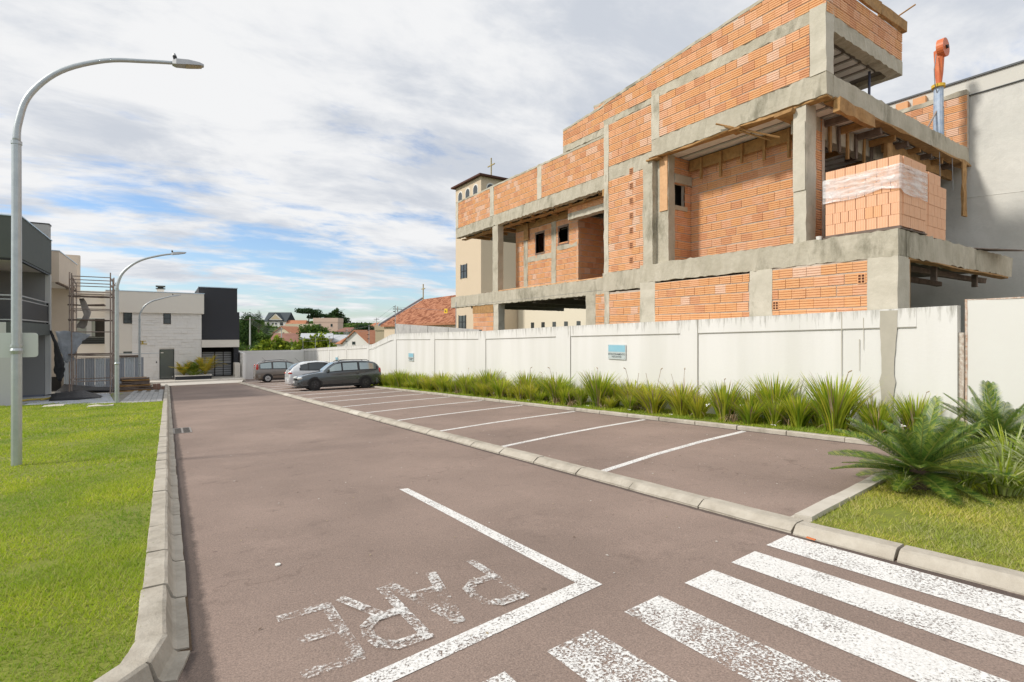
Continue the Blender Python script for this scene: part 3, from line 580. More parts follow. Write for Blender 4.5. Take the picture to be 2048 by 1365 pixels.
def coping(X_, ya, yb, za, zb):
    mb = MB(); n = max(2, int((yb - ya) / .2)); vs = []
    for i in range(n + 1):
        t = i / n; y = ya + (yb - ya) * t; z = za + (zb - za) * t + random.gauss(0, .006)
        vs += [(X_ - .008 + random.gauss(0, .004), y, z - .005), (X_ + .15, y, z - .005), (X_ + .15, y, z + .075), (X_ - .008 + random.gauss(0, .004), y, z + .07 + random.gauss(0, .008))]
    fs = [(i * 4 + j, i * 4 + (j + 1) % 4, i * 4 + 4 + (j + 1) % 4, i * 4 + 4 + j) for i in range(n) for j in range(4)] + [(0, 1, 2, 3), tuple(n * 4 + j for j in (3, 2, 1, 0))]
    mb.add(vs, fs); part(Bd, 'mortar_coping', mb, concrete)
coping(XR, 5.31, 9.87, 9.14, 8.79); coping(XS, 9.9, 12.3, 9.12, 8.88); coping(XL, 12.3, 15.08, 9.27, 9.06)
# left parapet and its little columns
for a, b in ((12.3, 16.41), (16.69, 19.98), (20.3, 23.4)): brickwall('W', XL, a, b, 6.9, 8.17, 'up')
for a, b in ((16.41, 16.69), (19.98, 20.3), (23.4, 23.66)): column((XL - .01, a, 6.9), (XL + .2, b, 8.18))
coping(XL, 12.3, 23.66, 8.18, 8.18)
# near side of the second floor, jutting over the terrace
beam((XR + .28, 5.31, 7.80), (14.73, 5.55, 8.12)); beam((14.5, 5.55, 7.80), (14.73, 8.6, 8.12))
slab_with_foam(11.4, 14.5, 5.55, 7.6, 7.86, .40)
beam((11.4, 6.35, 7.55), (14.1, 6.5, 7.86), concrete); brickwall('S', 6.35, 11.4, 14.0, 6.91, 7.55, 'mid'); column((13.95, 6.3, 6.91), (14.12, 6.6, 7.86), concrete)
brickwall('S', 5.31, XR + .02, 14.70, 8.12, 8.80, 'peach'); part(Bd, 'inner_wall', MB().box((14.55, 5.46, 8.1), (14.72, 8.6, 8.8)), BR[4])
for x0, x1 in ((XR + .9, 13.4), (13.42, 14.74)): part(Bd, 'formwork_board', MB().rough((x0, 5.24, 8.80), (x1, 5.31, 9.05), .4, .012), wood)
for x in (13.2, 14.35): part(Bd, 'rebar_stub', MB().tube([(x, 5.4, 9.03), (x + .1, 4.95, 9.22)], .018, 5), wood)
part(Bd, 'steel_prop', MB().tube([(14.05, 5.75, 6.9), (14.0, 5.72, 7.86)], .03, 8), mat('prop_blue', (.12, .13, .2), .5, .5))
# water-tank block set back on the roof
brickwall('W', 13.0, 11.45, 14.28, 8.6, 9.85, 'peach'); coping(13.0, 11.42, 14.30, 9.84, 9.84); part(Bd, 'inner_wall', MB().box((13.02, 11.42, 8.4), (15.2, 11.55, 9.9)).box((13.02, 14.2, 8.4), (15.2, 14.3, 9.9)), mortar)
# left rooms of the first floor
XQ = 13.2
brickwall('W', XQ, 15.38, 19.7, 3.5, 6.2, 'mid', holes=[(17.57, 18.15, 5.03, 5.85), (16.0, 16.58, 5.2, 5.85)])
for (a, b, c, d) in ((17.57, 18.15, 5.03, 5.85), (16.0, 16.58, 5.2, 5.85)):
    part(Bd, 'window_frame_rough', MB().box((XQ - .015, a - .05, c - .06), (XQ + .13, b + .05, c)).box((XQ - .015, a - .05, d), (XQ + .13, b + .05, d + .08)).box((XQ - .01, a - .05, c), (XQ + .13, a, d)).box((XQ - .01, b, c), (XQ + .13, b + .05, d)), wood_grey)
for y in (16.75, 18.75): part(Bd, 'concrete_column', MB().rough((XQ - .02, y, 3.5), (XQ + .1, y + .3, 6.2), .2, .006), concrete)
part(Bd, 'mortar_band', MB().rough((XQ - .014, 16.8, 4.72), (XQ + .1, 19.0, 4.95), .2, .01), concrete); part(Bd, 'mortar_band', MB().rough((XQ - .014, 15.45, 4.98), (XQ + .1, 16.7, 5.15), .2, .01), concrete)
brickwall('S', 15.38, XQ, 15.4, 3.5, 6.2, 'mid'); part(Bd, 'door_lintel', MB().rough((XQ - .5, 12.4, 5.92), (XQ - .2, 15.4, 6.15), .2, .006), concrete2)
brickwall('W', XQ - .5, 12.4, 15.4, 6.15, 6.42, 'mid')
part(Bd, 'inner_wall', MB().box((15.4, 12.3, 3.5), (15.5, 15.4, 6.4)).box((XS + .35, 12.25, 3.5), (15.4, 12.32, 6.4)), BR[4])
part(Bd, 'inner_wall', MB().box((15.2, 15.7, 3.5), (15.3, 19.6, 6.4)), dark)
part(Bd, 'edge_board', MB().rough((XL + .01, 12.35, 3.475), (XL + .3, 19.6, 3.515), .5, .004), wood_pale)
column((XL + .02, 19.67, 3.46), (XL + .3, 20.12, 6.44), concrete)
part(Bd, 'floor_slab', MB().box((XL + .2, 12.3, 6.52), (18.4, 23.6, 6.85)), slab_under)
part(Bd, 'floor_slab', MB().box((XR + .2, 5.5, 8.1), (14.4, 9.8, 8.19)).box((XS + .3, 9.8, 8.1), (14.4, 12.3, 8.19)), slab_under)
for k in range(14): part(Bd, 'formwork_joist', MB().rough((XL + .2, 12.5 + k * .8, 6.38), (XQ + .1 + .5 * (k > 9), 12.6 + k * .8, 6.5), .3, .01), wood)
for y0, y1 in ((12.4, 16), (16.1, 20), (20.1, 23.6)): part(Bd, 'formwork_board', MB().rough((XL + .3, y0, 6.36), (XL + .55, y1, 6.40), .4, .012), wood)
part(Bd, 'formwork_board', MB().rough((XQ - .05, 15.4, 6.18), (XQ + .02, 19.6, 6.45), .4, .01), wood); part(Bd, 'formwork_board', MB().rough((XL - .03, 12.5, 6.2), (XL + .4, 12.95, 6.43), .4, .01), wood)
part(Bd, 'hanging_board', MB().rough((XL + .9, 18.6, 5.7), (XL + .95, 18.95, 6.42), .3, .01), wood)
part(Bd, 'inner_wall', MB().box((XQ, 19.6, 3.5), (XQ + 1.8, 19.7, 6.3)), BR[4])
# brick patch up against the neighbour's wall
brickwall('W', 19.1, 5.31, 9.5, 6.91, (8.45, 8.45), 'up'); part(Bd, 'mortar_coping', MB().rough((19.08, 5.31, 8.45), (19.25, 9.5, 8.58), .2, .01), concrete)
for y in (6.3, 6.75): part(Bd, 'loose_block', MB().box((19.1, y, 8.58), (19.24, y + .32, 8.80)), BR[0])
# lay the bricks: the 300 nearest as single parts, the rest as one
def brick_matrix(b):
    face, plane, s0, s1, z, h, out, c = b; L_ = s1 - s0
    if face == 'W': R_ = Matrix.Rotation(-PI / 2, 4, 'Z'); org = Vector((plane + .045 + out, s1, z))   # local x -> -Y, local -y -> -X
    else: R_ = Matrix.Identity(4); org = Vector((s0, plane + .045 + out, z))
    return Matrix.Translation(org) @ R_ @ Matrix.Diagonal((L_ / BL, 1, h / BH, 1))
def seen_size(b):
    face, plane, s0, s1, z, h, out, c = b
    p = Vector((plane, (s0 + s1) / 2, z)) if face == 'W' else Vector(((s0 + s1) / 2, plane, z)); d = p - Vector((0, 0, 1.6)); D = d.x * .5505 + d.y * .8348
    r = d.x * .8348 - d.y * .5505; px = 512 + 522 * r / D; py = 334 - 522 * (p.z - 1.6) / D
    cosf = abs((d.x if face == 'W' else d.y)) / d.length
    vis = 0 < px < 1024 and 0 < py < 682 and (py < 318 + 0.0 * px) and not (face == 'W' and plane > 12 and p.y < 10 and p.z > 6.45 and plane < 15)
    return ((s1 - s0) * h * cosf / D ** 2) * (1 if vis else 0.001)
BRICKS.sort(key=seen_size, reverse=True)
inv = Matrix.Translation(-Vector(Bd.location))
for b in BRICKS[:300]:
    o = obj('brick', get_brick(b[7]), Bd); o.matrix_local = inv @ brick_matrix(b)
tmpl = brick_mesh(BL, BH, BR[0]); big = MB()
tv = [Vector(v) for v in tmpl.v]
for b in BRICKS[300:]:
    M = inv @ brick_matrix(b); base = len(big.v); big.v.extend([tuple(M @ v) for v in tv]); big.f.extend([tuple(i + base for i in f) for f in tmpl.f]); big.m.extend([b[7]] * len(tmpl.f))
me = bpy.data.meshes.new('brickwork'); me.from_pydata(big.v, [], big.f); [me.materials.append(x) for x in BR]; me.polygons.foreach_set('material_index', big.m)
bmm = bmesh.new(); bmm.from_mesh(me); bmesh.ops.recalc_face_normals(bmm, faces=bmm.faces); bmm.to_mesh(me); bmm.free()
obj('brickwork', me, Bd, kind='stuff')

# pallets of new blocks on the terrace
blk = {}
def block_mesh(w, d, h, mt):
    k = (round(w, 3), round(d, 3), round(h, 3), mt.name)
    if k not in blk:
        mb = MB(); n = 4; prof = []
        for i in range(n): prof += [(w * i / n + .004, 0), (w * (i + 1) / n - .004, 0)] + ([(w * (i + 1) / n, .004)] if i < n - 1 else [])
        prof += [(w - .003, d), (.003, d)]
        mb.prism(prof, 2, 0, h); blk[k] = mb.mesh('block', mt)
    return blk[k]
def pallet(label, x0, x1, y0, y1, z0, rows, cuts=None, ragged=False):
    t = thing('brick_pallet', label, 'pallet of bricks', (x0, y0, z0)); H = .217
    part(t, 'pallet_base', MB().box((x0 - .03, y0 - .03, z0), (x1, y1 + .03, z0 + .02)).box((x0, y0, z0 + .02), (x0 + .1, y1, z0 + .06)).box((x1 - .12, y0, z0 + .02), (x1 - .02, y1, z0 + .06)).box((x0 + .5, y0, z0 + .02), (x0 + .6, y1, z0 + .06)), wood_grey)
    for r in range(rows):
        z = z0 + .06 + r * H; w = [.19, .145, .19, .145, .19, .19][r % 6]; mt = palblock if r in (0, 2) or random.random() < .3 else palblock2
        y = y0; ins = random.uniform(0, .015)
        n = int(round((y1 - y0) / w)); w2 = (y1 - y0) / n
        for i in range(n):
            if ragged and r == rows - 1 and i > n * .4: continue
            o = obj('block', block_mesh(w2 - .005, .14, H - .004, mt if random.random() < .8 else palblock), t); o.location = (ins, i * w2 - 0 + w2, z - z0); o.rotation_euler = (0, 0, -PI / 2)
        wx = [.33, .24, .33][r % 3]; n = int(round((x1 - x0 - .14) / wx)); wx2 = (x1 - x0 - .14) / n
        for i in range(n):
            if ragged and r == rows - 1 and i > n * .35: continue
            o = obj('block', block_mesh(wx2 - .005, .14, H - .004, palblock), t); o.location = (.14 + i * wx2, -ins + (.012 if r == 0 else 0), z - z0)
    part(t, 'block_core', MB().box((x0 + .13, y0 + .13, z0 + .05), (x1 - .01, y1 - .03, z0 + .05 + (rows - (1 if ragged else 0)) * H)), palblock)
    return t
pal = pallet('stack of new peach bricks wrapped in clear plastic film on the terrace corner', 11.2, 12.38, 4.08, 5.38, 3.53, 6)
film = mat('clear_film', (0.93, 0.93, 0.95), 0.12, spec=0.8, alpha=0.42, bump=(6, 1.0, 0.05))
t_, p_ = nodes_of(film); tc_ = t_.nodes.new('ShaderNodeTexCoord'); mp_ = t_.nodes.new('ShaderNodeMapping'); mp_.inputs['Scale'].default_value = (1.0, 1.0, 7); n_ = t_.nodes.new('ShaderNodeTexNoise'); n_.inputs['Scale'].default_value = 2.0; n_.inputs['Detail'].default_value = 6
t_.links.new(tc_.outputs['Object'], mp_.inputs[0]); t_.links.new(mp_.outputs[0], n_.inputs[0]); r_ = t_.nodes.new('ShaderNodeMapRange'); r_.inputs['From Min'].default_value = .35; r_.inputs['From Max'].default_value = .65; r_.inputs['To Min'].default_value = .22; r_.inputs['To Max'].default_value = .72; t_.links.new(n_.outputs[0], r_.inputs[0]); t_.links.new(r_.outputs[0], p_.inputs['Alpha'])
mb = MB(); ring = []; path = [(11.18, 5.42), (11.178, 4.9), (11.175, 4.5), (11.17, 4.055), (11.6, 4.05), (12.0, 4.052), (12.40, 4.055), (12.41, 4.7), (12.41, 5.42), (11.9, 5.43), (11.18, 5.42)]; pp = []
for a, b in zip(path[:-1], path[1:]):
    n = max(1, int(math.dist(a, b) / .12))
    for i in range(n): pp.append((a[0] + (b[0] - a[0]) * i / n, a[1] + (b[1] - a[1]) * i / n))
K = 8
for i, (x, y) in enumerate(pp):
    s = max(0, 1 - abs(y - 4.06) / 1.3) if x < 11.3 else 0; lo = 4.24 + .008 * math.sin(i * 1.3) + (.09 * max(0, 1 - abs(y - 4.35) / .35) if x < 11.3 else -.06); hi = 4.72 + .006 * math.sin(i * 2.1)
    for k in range(K):
        w = .004 * math.sin(i * .9 + k * 2.4) + random.gauss(0, .001); mb.v.append((x + (-w if x < 11.3 else 0), y + (-abs(w) if y < 4.2 else 0), lo + (hi - lo) * k / (K - 1)))
n = len(pp); mb.f = [(((i + 1) % n) * K + k, i * K + k, i * K + k + 1, ((i + 1) % n) * K + k + 1) for i in range(n) for k in range(K - 1)]; mb.m = [0] * len(mb.f)
part(pal, 'plastic_film', mb, film, smooth=True)
pallet('stack of unwrapped orange bricks with a ragged top behind the film-wrapped stack', 12.62, 13.7, 4.16, 5.3, 3.50, 6, ragged=True)
o = thing('plywood_sheet', 'brown plywood sheet lying over the edge of the lower concrete slab', 'board', (15.2, 3.9, 3.54)); o.rotation_euler = (0, 0, 0)
part(o, 'sheet', MB().add([(14.95, 4.25, 3.53), (16.3, 3.55, 3.50), (17.2, 3.7, 3.58), (16.4, 4.5, 3.62), (14.95, 4.25, 3.55), (16.3, 3.55, 3.52), (17.2, 3.7, 3.6), (16.4, 4.5, 3.64)], [(0, 1, 2, 3), (7, 6, 5, 4), (0, 4, 5, 1), (1, 5, 6, 2), (2, 6, 7, 3), (3, 7, 4, 0)]), wood_grey)
o = thing('bucket', 'small white bucket standing on the slab edge beside the wrapped bricks', 'bucket', (11.2, 5.5, 3.52)); part(o, 'body', MB().tube([(11.2, 5.5, 3.53), (11.2, 5.5, 3.60)], [.05, .06], 12), mat('white_plastic', (.75, .73, .7), .5))
# crane jib standing behind
o = thing('hoist', 'orange and blue lifting hoist rising behind the upper slab', 'hoist', (17.9, 5.62, 6.9)); cx_, cy_ = 17.95, 5.62
blue = mat('hoist_blue', (.30, .40, .55), .5, .3, noise=(5, .8, (.6, .65, .7))); orange_p = mat('hoist_orange', (.62, .14, .05), .45, noise=(4, .6, (.75, .25, .08)))
part(o, 'mast', MB().tube([(cx_, cy_, 6.9), (cx_, cy_, 7.4), (cx_ + .02, cy_, 8.55)], [.13, .12, .11], 12), blue)
part(o, 'strap', MB().tube([(cx_, cy_ - .0, 8.46), (cx_, cy_, 8.54)], .16, 12), mat('strap_yellow', (.7, .45, .05), .7))
part(o, 'jib', MB().tube([(cx_ + .04, cy_, 8.5), (cx_ + .05, cy_, 8.9), (cx_ + .06, cy_, 9.5)], [.06, .10, .13], 10), orange_p)
part(o, 'pulley', MB().disc((cx_ + .06, cy_ - .08, 9.55), .25, 1, .16, 24), orange_p)
part(o, 'pulley_hub', MB().disc((cx_ + .06, cy_ - .18, 9.55), .05, 1, .06, 12), black_pl)
part(o, 'cable', MB().tube([(cx_ - .15, cy_, 9.35), (cx_ - .3, cy_, 8.9), (cx_ - .25, cy_, 8.5), (cx_ - .1, cy_, 8.3)], .012, 5), cable_m)
part(o, 'stay', MB().tube([(cx_, cy_, 7.9), (cx_ - .75, cy_ + .1, 7.0)], .025, 5).tube([(cx_, cy_ - .1, 7.9), (cx_ + .35, cy_, 6.95)], .03, 5), rust)

# ------------------------------------------------------------------ the white boundary wall
XW = 10.9
Wl = thing('boundary_wall', 'long white painted wall with mildew streaks under its top, running behind the parking bays', 'wall', (XW, 3.16, 0))
topy = [3.16, 8.2, 13.4, 18.5, 28.8, 28.81, 29.4, 32.6, 38.5, 43.4, 48.4, 54.0]; topz = [2.07, 1.95, 1.85, 1.72, 1.60, 1.60, 1.55, .93, .70, .51, .31, .08]
wt = lambda y: float(np.interp(y, topy, topz))
def wall_piece(name, x0, x1, y0, y1, d0, d1, parent=Wl, m=white_wall, zt=wt, step=.5):
    """slab between two depths below the wall's top line, with UV in metres (along, below top); d1=None goes to the ground"""
    n = max(1, int((y1 - y0) / step)); me = bpy.data.meshes.new(name); bm = bmesh.new(); uvl = bm.loops.layers.uv.new('UVMap'); rows = []
    dd = [d0] + ([d0 + .02] if d1 is None or d1 - d0 > .05 else []) + [d1 if d1 is not None else 99]
    for i in range(n + 1):
        y = y0 + (y1 - y0) * i / n; r = []
        for x in (x0, x1):
            for d in dd: z = zt(y) - d if d < 50 else gz(y) - .25; r.append((bm.verts.new((x - parent.location.x, y - parent.location.y, z - parent.location.z)), y, zt(y) - z))
        rows.append(r)
    k = len(dd)
    def face(q):
        try: f = bm.faces.new([a[0] for a in q])
        except ValueError: return
        for lp, a in zip(f.loops, q): lp[uvl].uv = (a[1] + (.37 if a[0].co.x > -1 + x1 - parent.location.x + .99 else 0), a[2])
    for i in range(n):
        a, b = rows[i], rows[i + 1]
        for j in range(k - 1): face([a[j], b[j], b[j + 1], a[j + 1]]); face([a[k + j], a[k + j + 1], b[k + j + 1], b[k + j]])
        face([a[0], a[k], b[k], b[0]]); face([a[k - 1], b[k - 1], b[2 * k - 1], a[2 * k - 1]])
    for r in (rows[0], rows[-1]): face(r[:k] + r[k:][::-1])
    bmesh.ops.recalc_face_normals(bm, faces=bm.faces); bm.to_mesh(me); bm.free(); me.materials.append(m); return obj(name, me, parent)
joint_m = mat('joint_mildew', (.30, .29, .25), .95)
posts = [(3.16, 3.72), (8.23, 8.75), (13.1, 13.85), (18.5, 19.1), (23.4, 23.9), (28.55, 28.95), (33.4, 33.8), (38.4, 38.75), (43.3, 43.6), (48.3, 48.6), (53.6, 53.95)]
for i, (a, b) in enumerate(posts):
    wall_piece('pilaster', XW, XW + .16, a, b, 0, None)
    if i < len(posts) - 1:
        c = posts[i + 1][0]
        part(Wl, 'joint', MB().add([(XW - .005, c - .016, wt(c)), (XW - .005, c + .004, wt(c)), (XW - .005, c + .004, gz(c)), (XW - .005, c - .016, gz(c))], [(0, 1, 2, 3)]).add([(XW - .0065, b, wt(b) - (.33 if i < 6 else .23)), (XW - .0065, c - .02, wt(c) - (.33 if i < 6 else .23)), (XW - .0065, c - .02, wt(c) - (.348 if i < 6 else .248)), (XW - .0065, b, wt(b) - (.348 if i < 6 else .248))], [(0, 1, 2, 3)]), joint_m)
        wall_piece('wall_panel', XW + .015, XW + .15, b + .004, c - .004, .34 if i < 6 else .24, None)
        wall_piece('top_band', XW - .004, XW + .158, b + .002, c - .022, 0, .33 if i < 6 else .23)
# mortar that ran down the wall below the building's corner column
spill = mat('mortar_spill', (0.47, 0.44, 0.37), 0.9, noise=(3, .6, (.38, .36, .30)))
mb = MB(); pts = []
for i in range(15):
    t = i / 14; z = 2.02 - 2.0 * t; c = 4.14 + .03 * t; w = .14 - .05 * t + random.gauss(0, .008); pts += [(XW - .009, c - w, z), (XW - .009, c + w, z)]
mb.add(pts, [(i * 2, i * 2 + 1, i * 2 + 3, i * 2 + 2) for i in range(14)])
for y, w, z0, z1 in ((4.93, .009, 2.02, .45), (4.62, .006, 1.5, .9), (4.06, .006, 1.35, .75), (4.55, .006, 1.9, 1.3)): mb.add([(XW - .008, y - w, z0), (XW - .008, y + w, z0), (XW - .008, y + w * .6, z1), (XW - .008, y - w * .6, z1)], [(0, 1, 3, 2)] if False else [(0, 1, 2, 3)])
part(Wl, 'mortar_spill', mb, spill)
# cross wall closing the car park
Fw = thing('cross_wall', 'low white wall closing the far end of the car park behind the brown car', 'wall', (5, 52.5, -2.5))
wt2 = lambda y: .08
part(Fw, 'wall_panel', MB().box((5.45, 52.55, -3), (10.88, 52.7, .02)), mat('white_plaster', (.88, .87, .85), .85, noise=(1.5, .4, (.80, .79, .77)))); W_plain = MATS['white_plaster']
part(Fw, 'top_band', MB().box((5.45, 52.53, -.18), (10.88, 52.72, .06)), W_plain); part(Fw, 'pilaster', MB().box((5.12, 52.45, -3), (5.46, 52.75, .08)), W_plain)
part(Fw, 'side_wall', MB().box((5.0, 46.3, -3), (5.18, 52.45, .07)), W_plain)
Bw = thing('rear_wall', 'grey concrete wall top showing above the left half of the white wall', 'wall', (11.4, 18, 0)); mb = MB()
mb.add([(11.45, 20.0, -1), (11.45, 30.2, -1), (11.45, 30.2, 2.2), (11.45, 20.0, 1.78), (11.6, 20.0, -1), (11.6, 30.2, -1), (11.6, 30.2, 2.2), (11.6, 20.0, 1.78)], [(0, 1, 2, 3), (7, 6, 5, 4), (0, 4, 5, 1), (1, 5, 6, 2), (2, 6, 7, 3), (3, 7, 4, 0)])
part(Bw, 'wall_panel', mb, mat('grey_wall', (.50, .49, .47), .9, noise=(3, .8, (.36, .35, .34))))
for y in (23, 25.4, 27.8): part(Bw, 'pilaster', MB().box((11.42, y, -1), (11.46, y + .1, 1.78 + (y - 20) * .041)), MATS['grey_wall'])
# signs
def text_mesh(txt, size, m, ext=.001):
    c = bpy.data.curves.new('txt', 'FONT'); c.body = txt; c.size = size; c.align_x = 'CENTER'; c.align_y = 'CENTER'; c.extrude = ext; c.offset = size * .012
    o = bpy.data.objects.new('txt', c); me = bpy.data.meshes.new_from_object(o); bpy.data.objects.remove(o); bpy.data.curves.remove(c); me.name = 'lettering'; me.materials.append(m); return me
sg_b = mat('sign_blue', (.25, .50, .62), .5, noise=(4, .4, (.36, .6, .7))); sg_g = mat('sign_grey', (.50, .56, .56), .5); sg_t = mat('sign_text', (.05, .06, .07), .6); sg_w = mat('sign_edge', (.62, .66, .66), .5)
for (y0, y1, z0, z1, lab) in ((10.63, 11.34, .86, 1.29, 'grey and blue visitor parking sign on the white wall, nearest and largest'), (25.98, 26.67, .14, .57, 'small visitor parking sign on the wall past the dark wagon, middle of three'), (40.66, 41.37, -.60, -.20, 'tiny visitor parking sign on the wall just above the white hatchback, farthest')):
    yc, zc = (y0 + y1) / 2, (z0 + z1) / 2; w, h = y1 - y0, z1 - z0; t = thing('parking_sign', lab, 'sign', (XW - .01, yc, zc), group='visitor parking signs on the wall')
    part(t, 'plate', MB().box((XW - .022, y0, z0), (XW - .006, y1, z1)), sg_w); part(t, 'lower_field', MB().box((XW - .026, y0 + .02, z0 + .02), (XW - .022, y1 - .02, zc - .0)), sg_g); part(t, 'blue_field', MB().box((XW - .026, y0 + .02, zc + .004), (XW - .022, y1 - .02, z1 - .02)), sg_b)
    for tx, dz in (('ESTACIONAMENTO', -.07 * h / .43), ('VISITANTES', -.145 * h / .43)):
        o = obj('lettering', text_mesh(tx, .076, sg_t), t); o.location = (-.0175, 0, dz); o.rotation_euler = (PI / 2, 0, -PI / 2)
    for sy in (-1, 1):
        for sz in (-1, 1): part(t, 'screw', MB().disc((XW - .026, yc + sy * (w / 2 - .03), zc + sz * (h / 2 - .03)), .008, 0, .008, 8), chrome)
# electric fence posts
for i, (y, zt_, h) in enumerate([(28.9, 1.6, 1.65), (33.6, .88, 1.3), (38.6, .7, 1.25), (43.5, .5, .95), (48.4, .31, 1.0), (53.5, .1, 1.15)]):
    t = thing('fence_post', ['thin electric fence post on the corner where the wall steps up', 'thin electric fence post on the sloping part of the wall above the dark wagon', 'thin electric fence post on the wall above the dark wagon roof', 'thin electric fence post on the wall above the white hatchback', 'thin electric fence post on the low wall near its far end', 'thin electric fence post on the far corner of the two white walls'][i], 'fence post', (XW + .08, y, zt_), group='electric fence posts on the wall')
    part(t, 'rod', MB().tube([(XW + .08, y, zt_ - .02), (XW + .08, y, zt_ + h)], .022, 6), galv)
    for k in range(4):
        z = zt_ + h - .1 - k * .27
        if z > zt_ + .1: part(t, 'insulator', MB().tube([(XW + .08, y, z), (XW - .06, y - .08, z)], .025, 6), black_pl)
t = thing('fence_post', 'electric fence post with a yellow warning plate before the church roof', 'fence post', (11.5, 22.3, 1.85)); part(t, 'rod', MB().tube([(11.5, 22.3, 1.85), (11.5, 22.3, 3.1)], .018, 6), galv)
part(t, 'warning_plate', MB().box((11.49, 23.2, 2.62), (11.505, 23.55, 2.84)), mat('warn_yellow', (.75, .5, .03), .5)); part(t, 'mark', MB().prism([(23.30, 2.68), (23.45, 2.68), (23.375, 2.79)], 0, 11.484, 11.49), black_pl)
o = obj('fence_wire', MB().tube([(XW - .06, 53.4, 1.15), (XW - .06, 48.3, 1.2), (XW - .06, 43.4, 1.35), (XW - .06, 38.5, 1.85), (XW - .06, 33.5, 2.08), (XW - .06, 28.8, 3.15)], .006, 4).tube([(XW - .06, 53.4, .88), (XW - .06, 48.3, .93), (XW - .06, 43.4, 1.08), (XW - .06, 38.5, 1.58), (XW - .06, 33.5, 1.81), (XW - .06, 28.8, 2.88)], .006, 4).tube([(XW - .06, 28.8, 3.15), (11.5, 23.4, 2.75), (11.5, 22.3, 2.9), (11.6, 12, 3)], .006, 4).mesh('wire', cable_m)); tag(o, 'thin electric fence wires strung over the white wall', 'wire')
# metal hoarding at the right
hm = mat('hoarding_white', (.69, .69, .66), .55, noise=(2.2, .35, (.66, .65, .62)), bump=(2, .3, .02)); hr = mat('hoarding_rust', (.42, .24, .14), .8, noise=(14, .9, (.7, .68, .64)))
t = thing('metal_hoarding', 'tall white steel hoarding panel standing at the right end of the wall', 'fence', (11.0, 1, -.2))
mb = MB(); ys_ = [3.06, 1.55, 0.0, -1.6, -3.2]
for a, b in zip(ys_[:-1], ys_[1:]): part(t, 'panel', MB().box((11.0, b + .004, -.1), (11.02, a, 2.16)), hm)
part(t, 'edge_strip', MB().rough((10.992, 3.055, -.1), (11.03, 3.085, 2.17), .1, .002), hr); part(t, 'top_edge', MB().rough((10.995, -3.2, 2.15), (11.025, 3.05, 2.165), .15, .003), hr)
part(t, 'gate_post', MB().rough((10.95, 3.09, -.1), (11.02, 3.17, 1.62), .2, .003), mat('post_chipped', (.66, .62, .56), .8, noise=(18, .9, (.30, .20, .14))))
# neighbour's plastered building
pl_m = mat('grey_plaster', (.72, .71, .665), .92, noise=(.9, .7, (.57, .57, .53)), bump=(3, .7, .03), noise2=(.35, .50, .66, (.50, .50, .47)))
t = thing('plastered_building', 'tall unpainted grey plastered building side with a pale flashing strip behind the terrace', 'building', (19.3, 5, -.3)); part(t, 'wall', MB().box((19.3, -14, -1), (19.5, 11, 8.45)), pl_m); part(t, 'upper_band', MB().box((19.27, -14, 8.47), (19.5, 11, 8.92)), mat('pale_band', (.62, .61, .56), .9)); part(t, 'flashing', MB().box((19.22, -14, 8.92), (19.55, 11, 8.97)).box((19.25, -14, 8.45), (19.3, 11, 8.47)), mat('dark_metal', (.08, .085, .09), .5, .4))
part(t, 'crack', MB().tube([(19.296, 5.6, 5.55), (19.296, 4.2, 5.45), (19.296, 2.5, 5.65), (19.296, -1, 5.55)], .007, 3), pl_m)

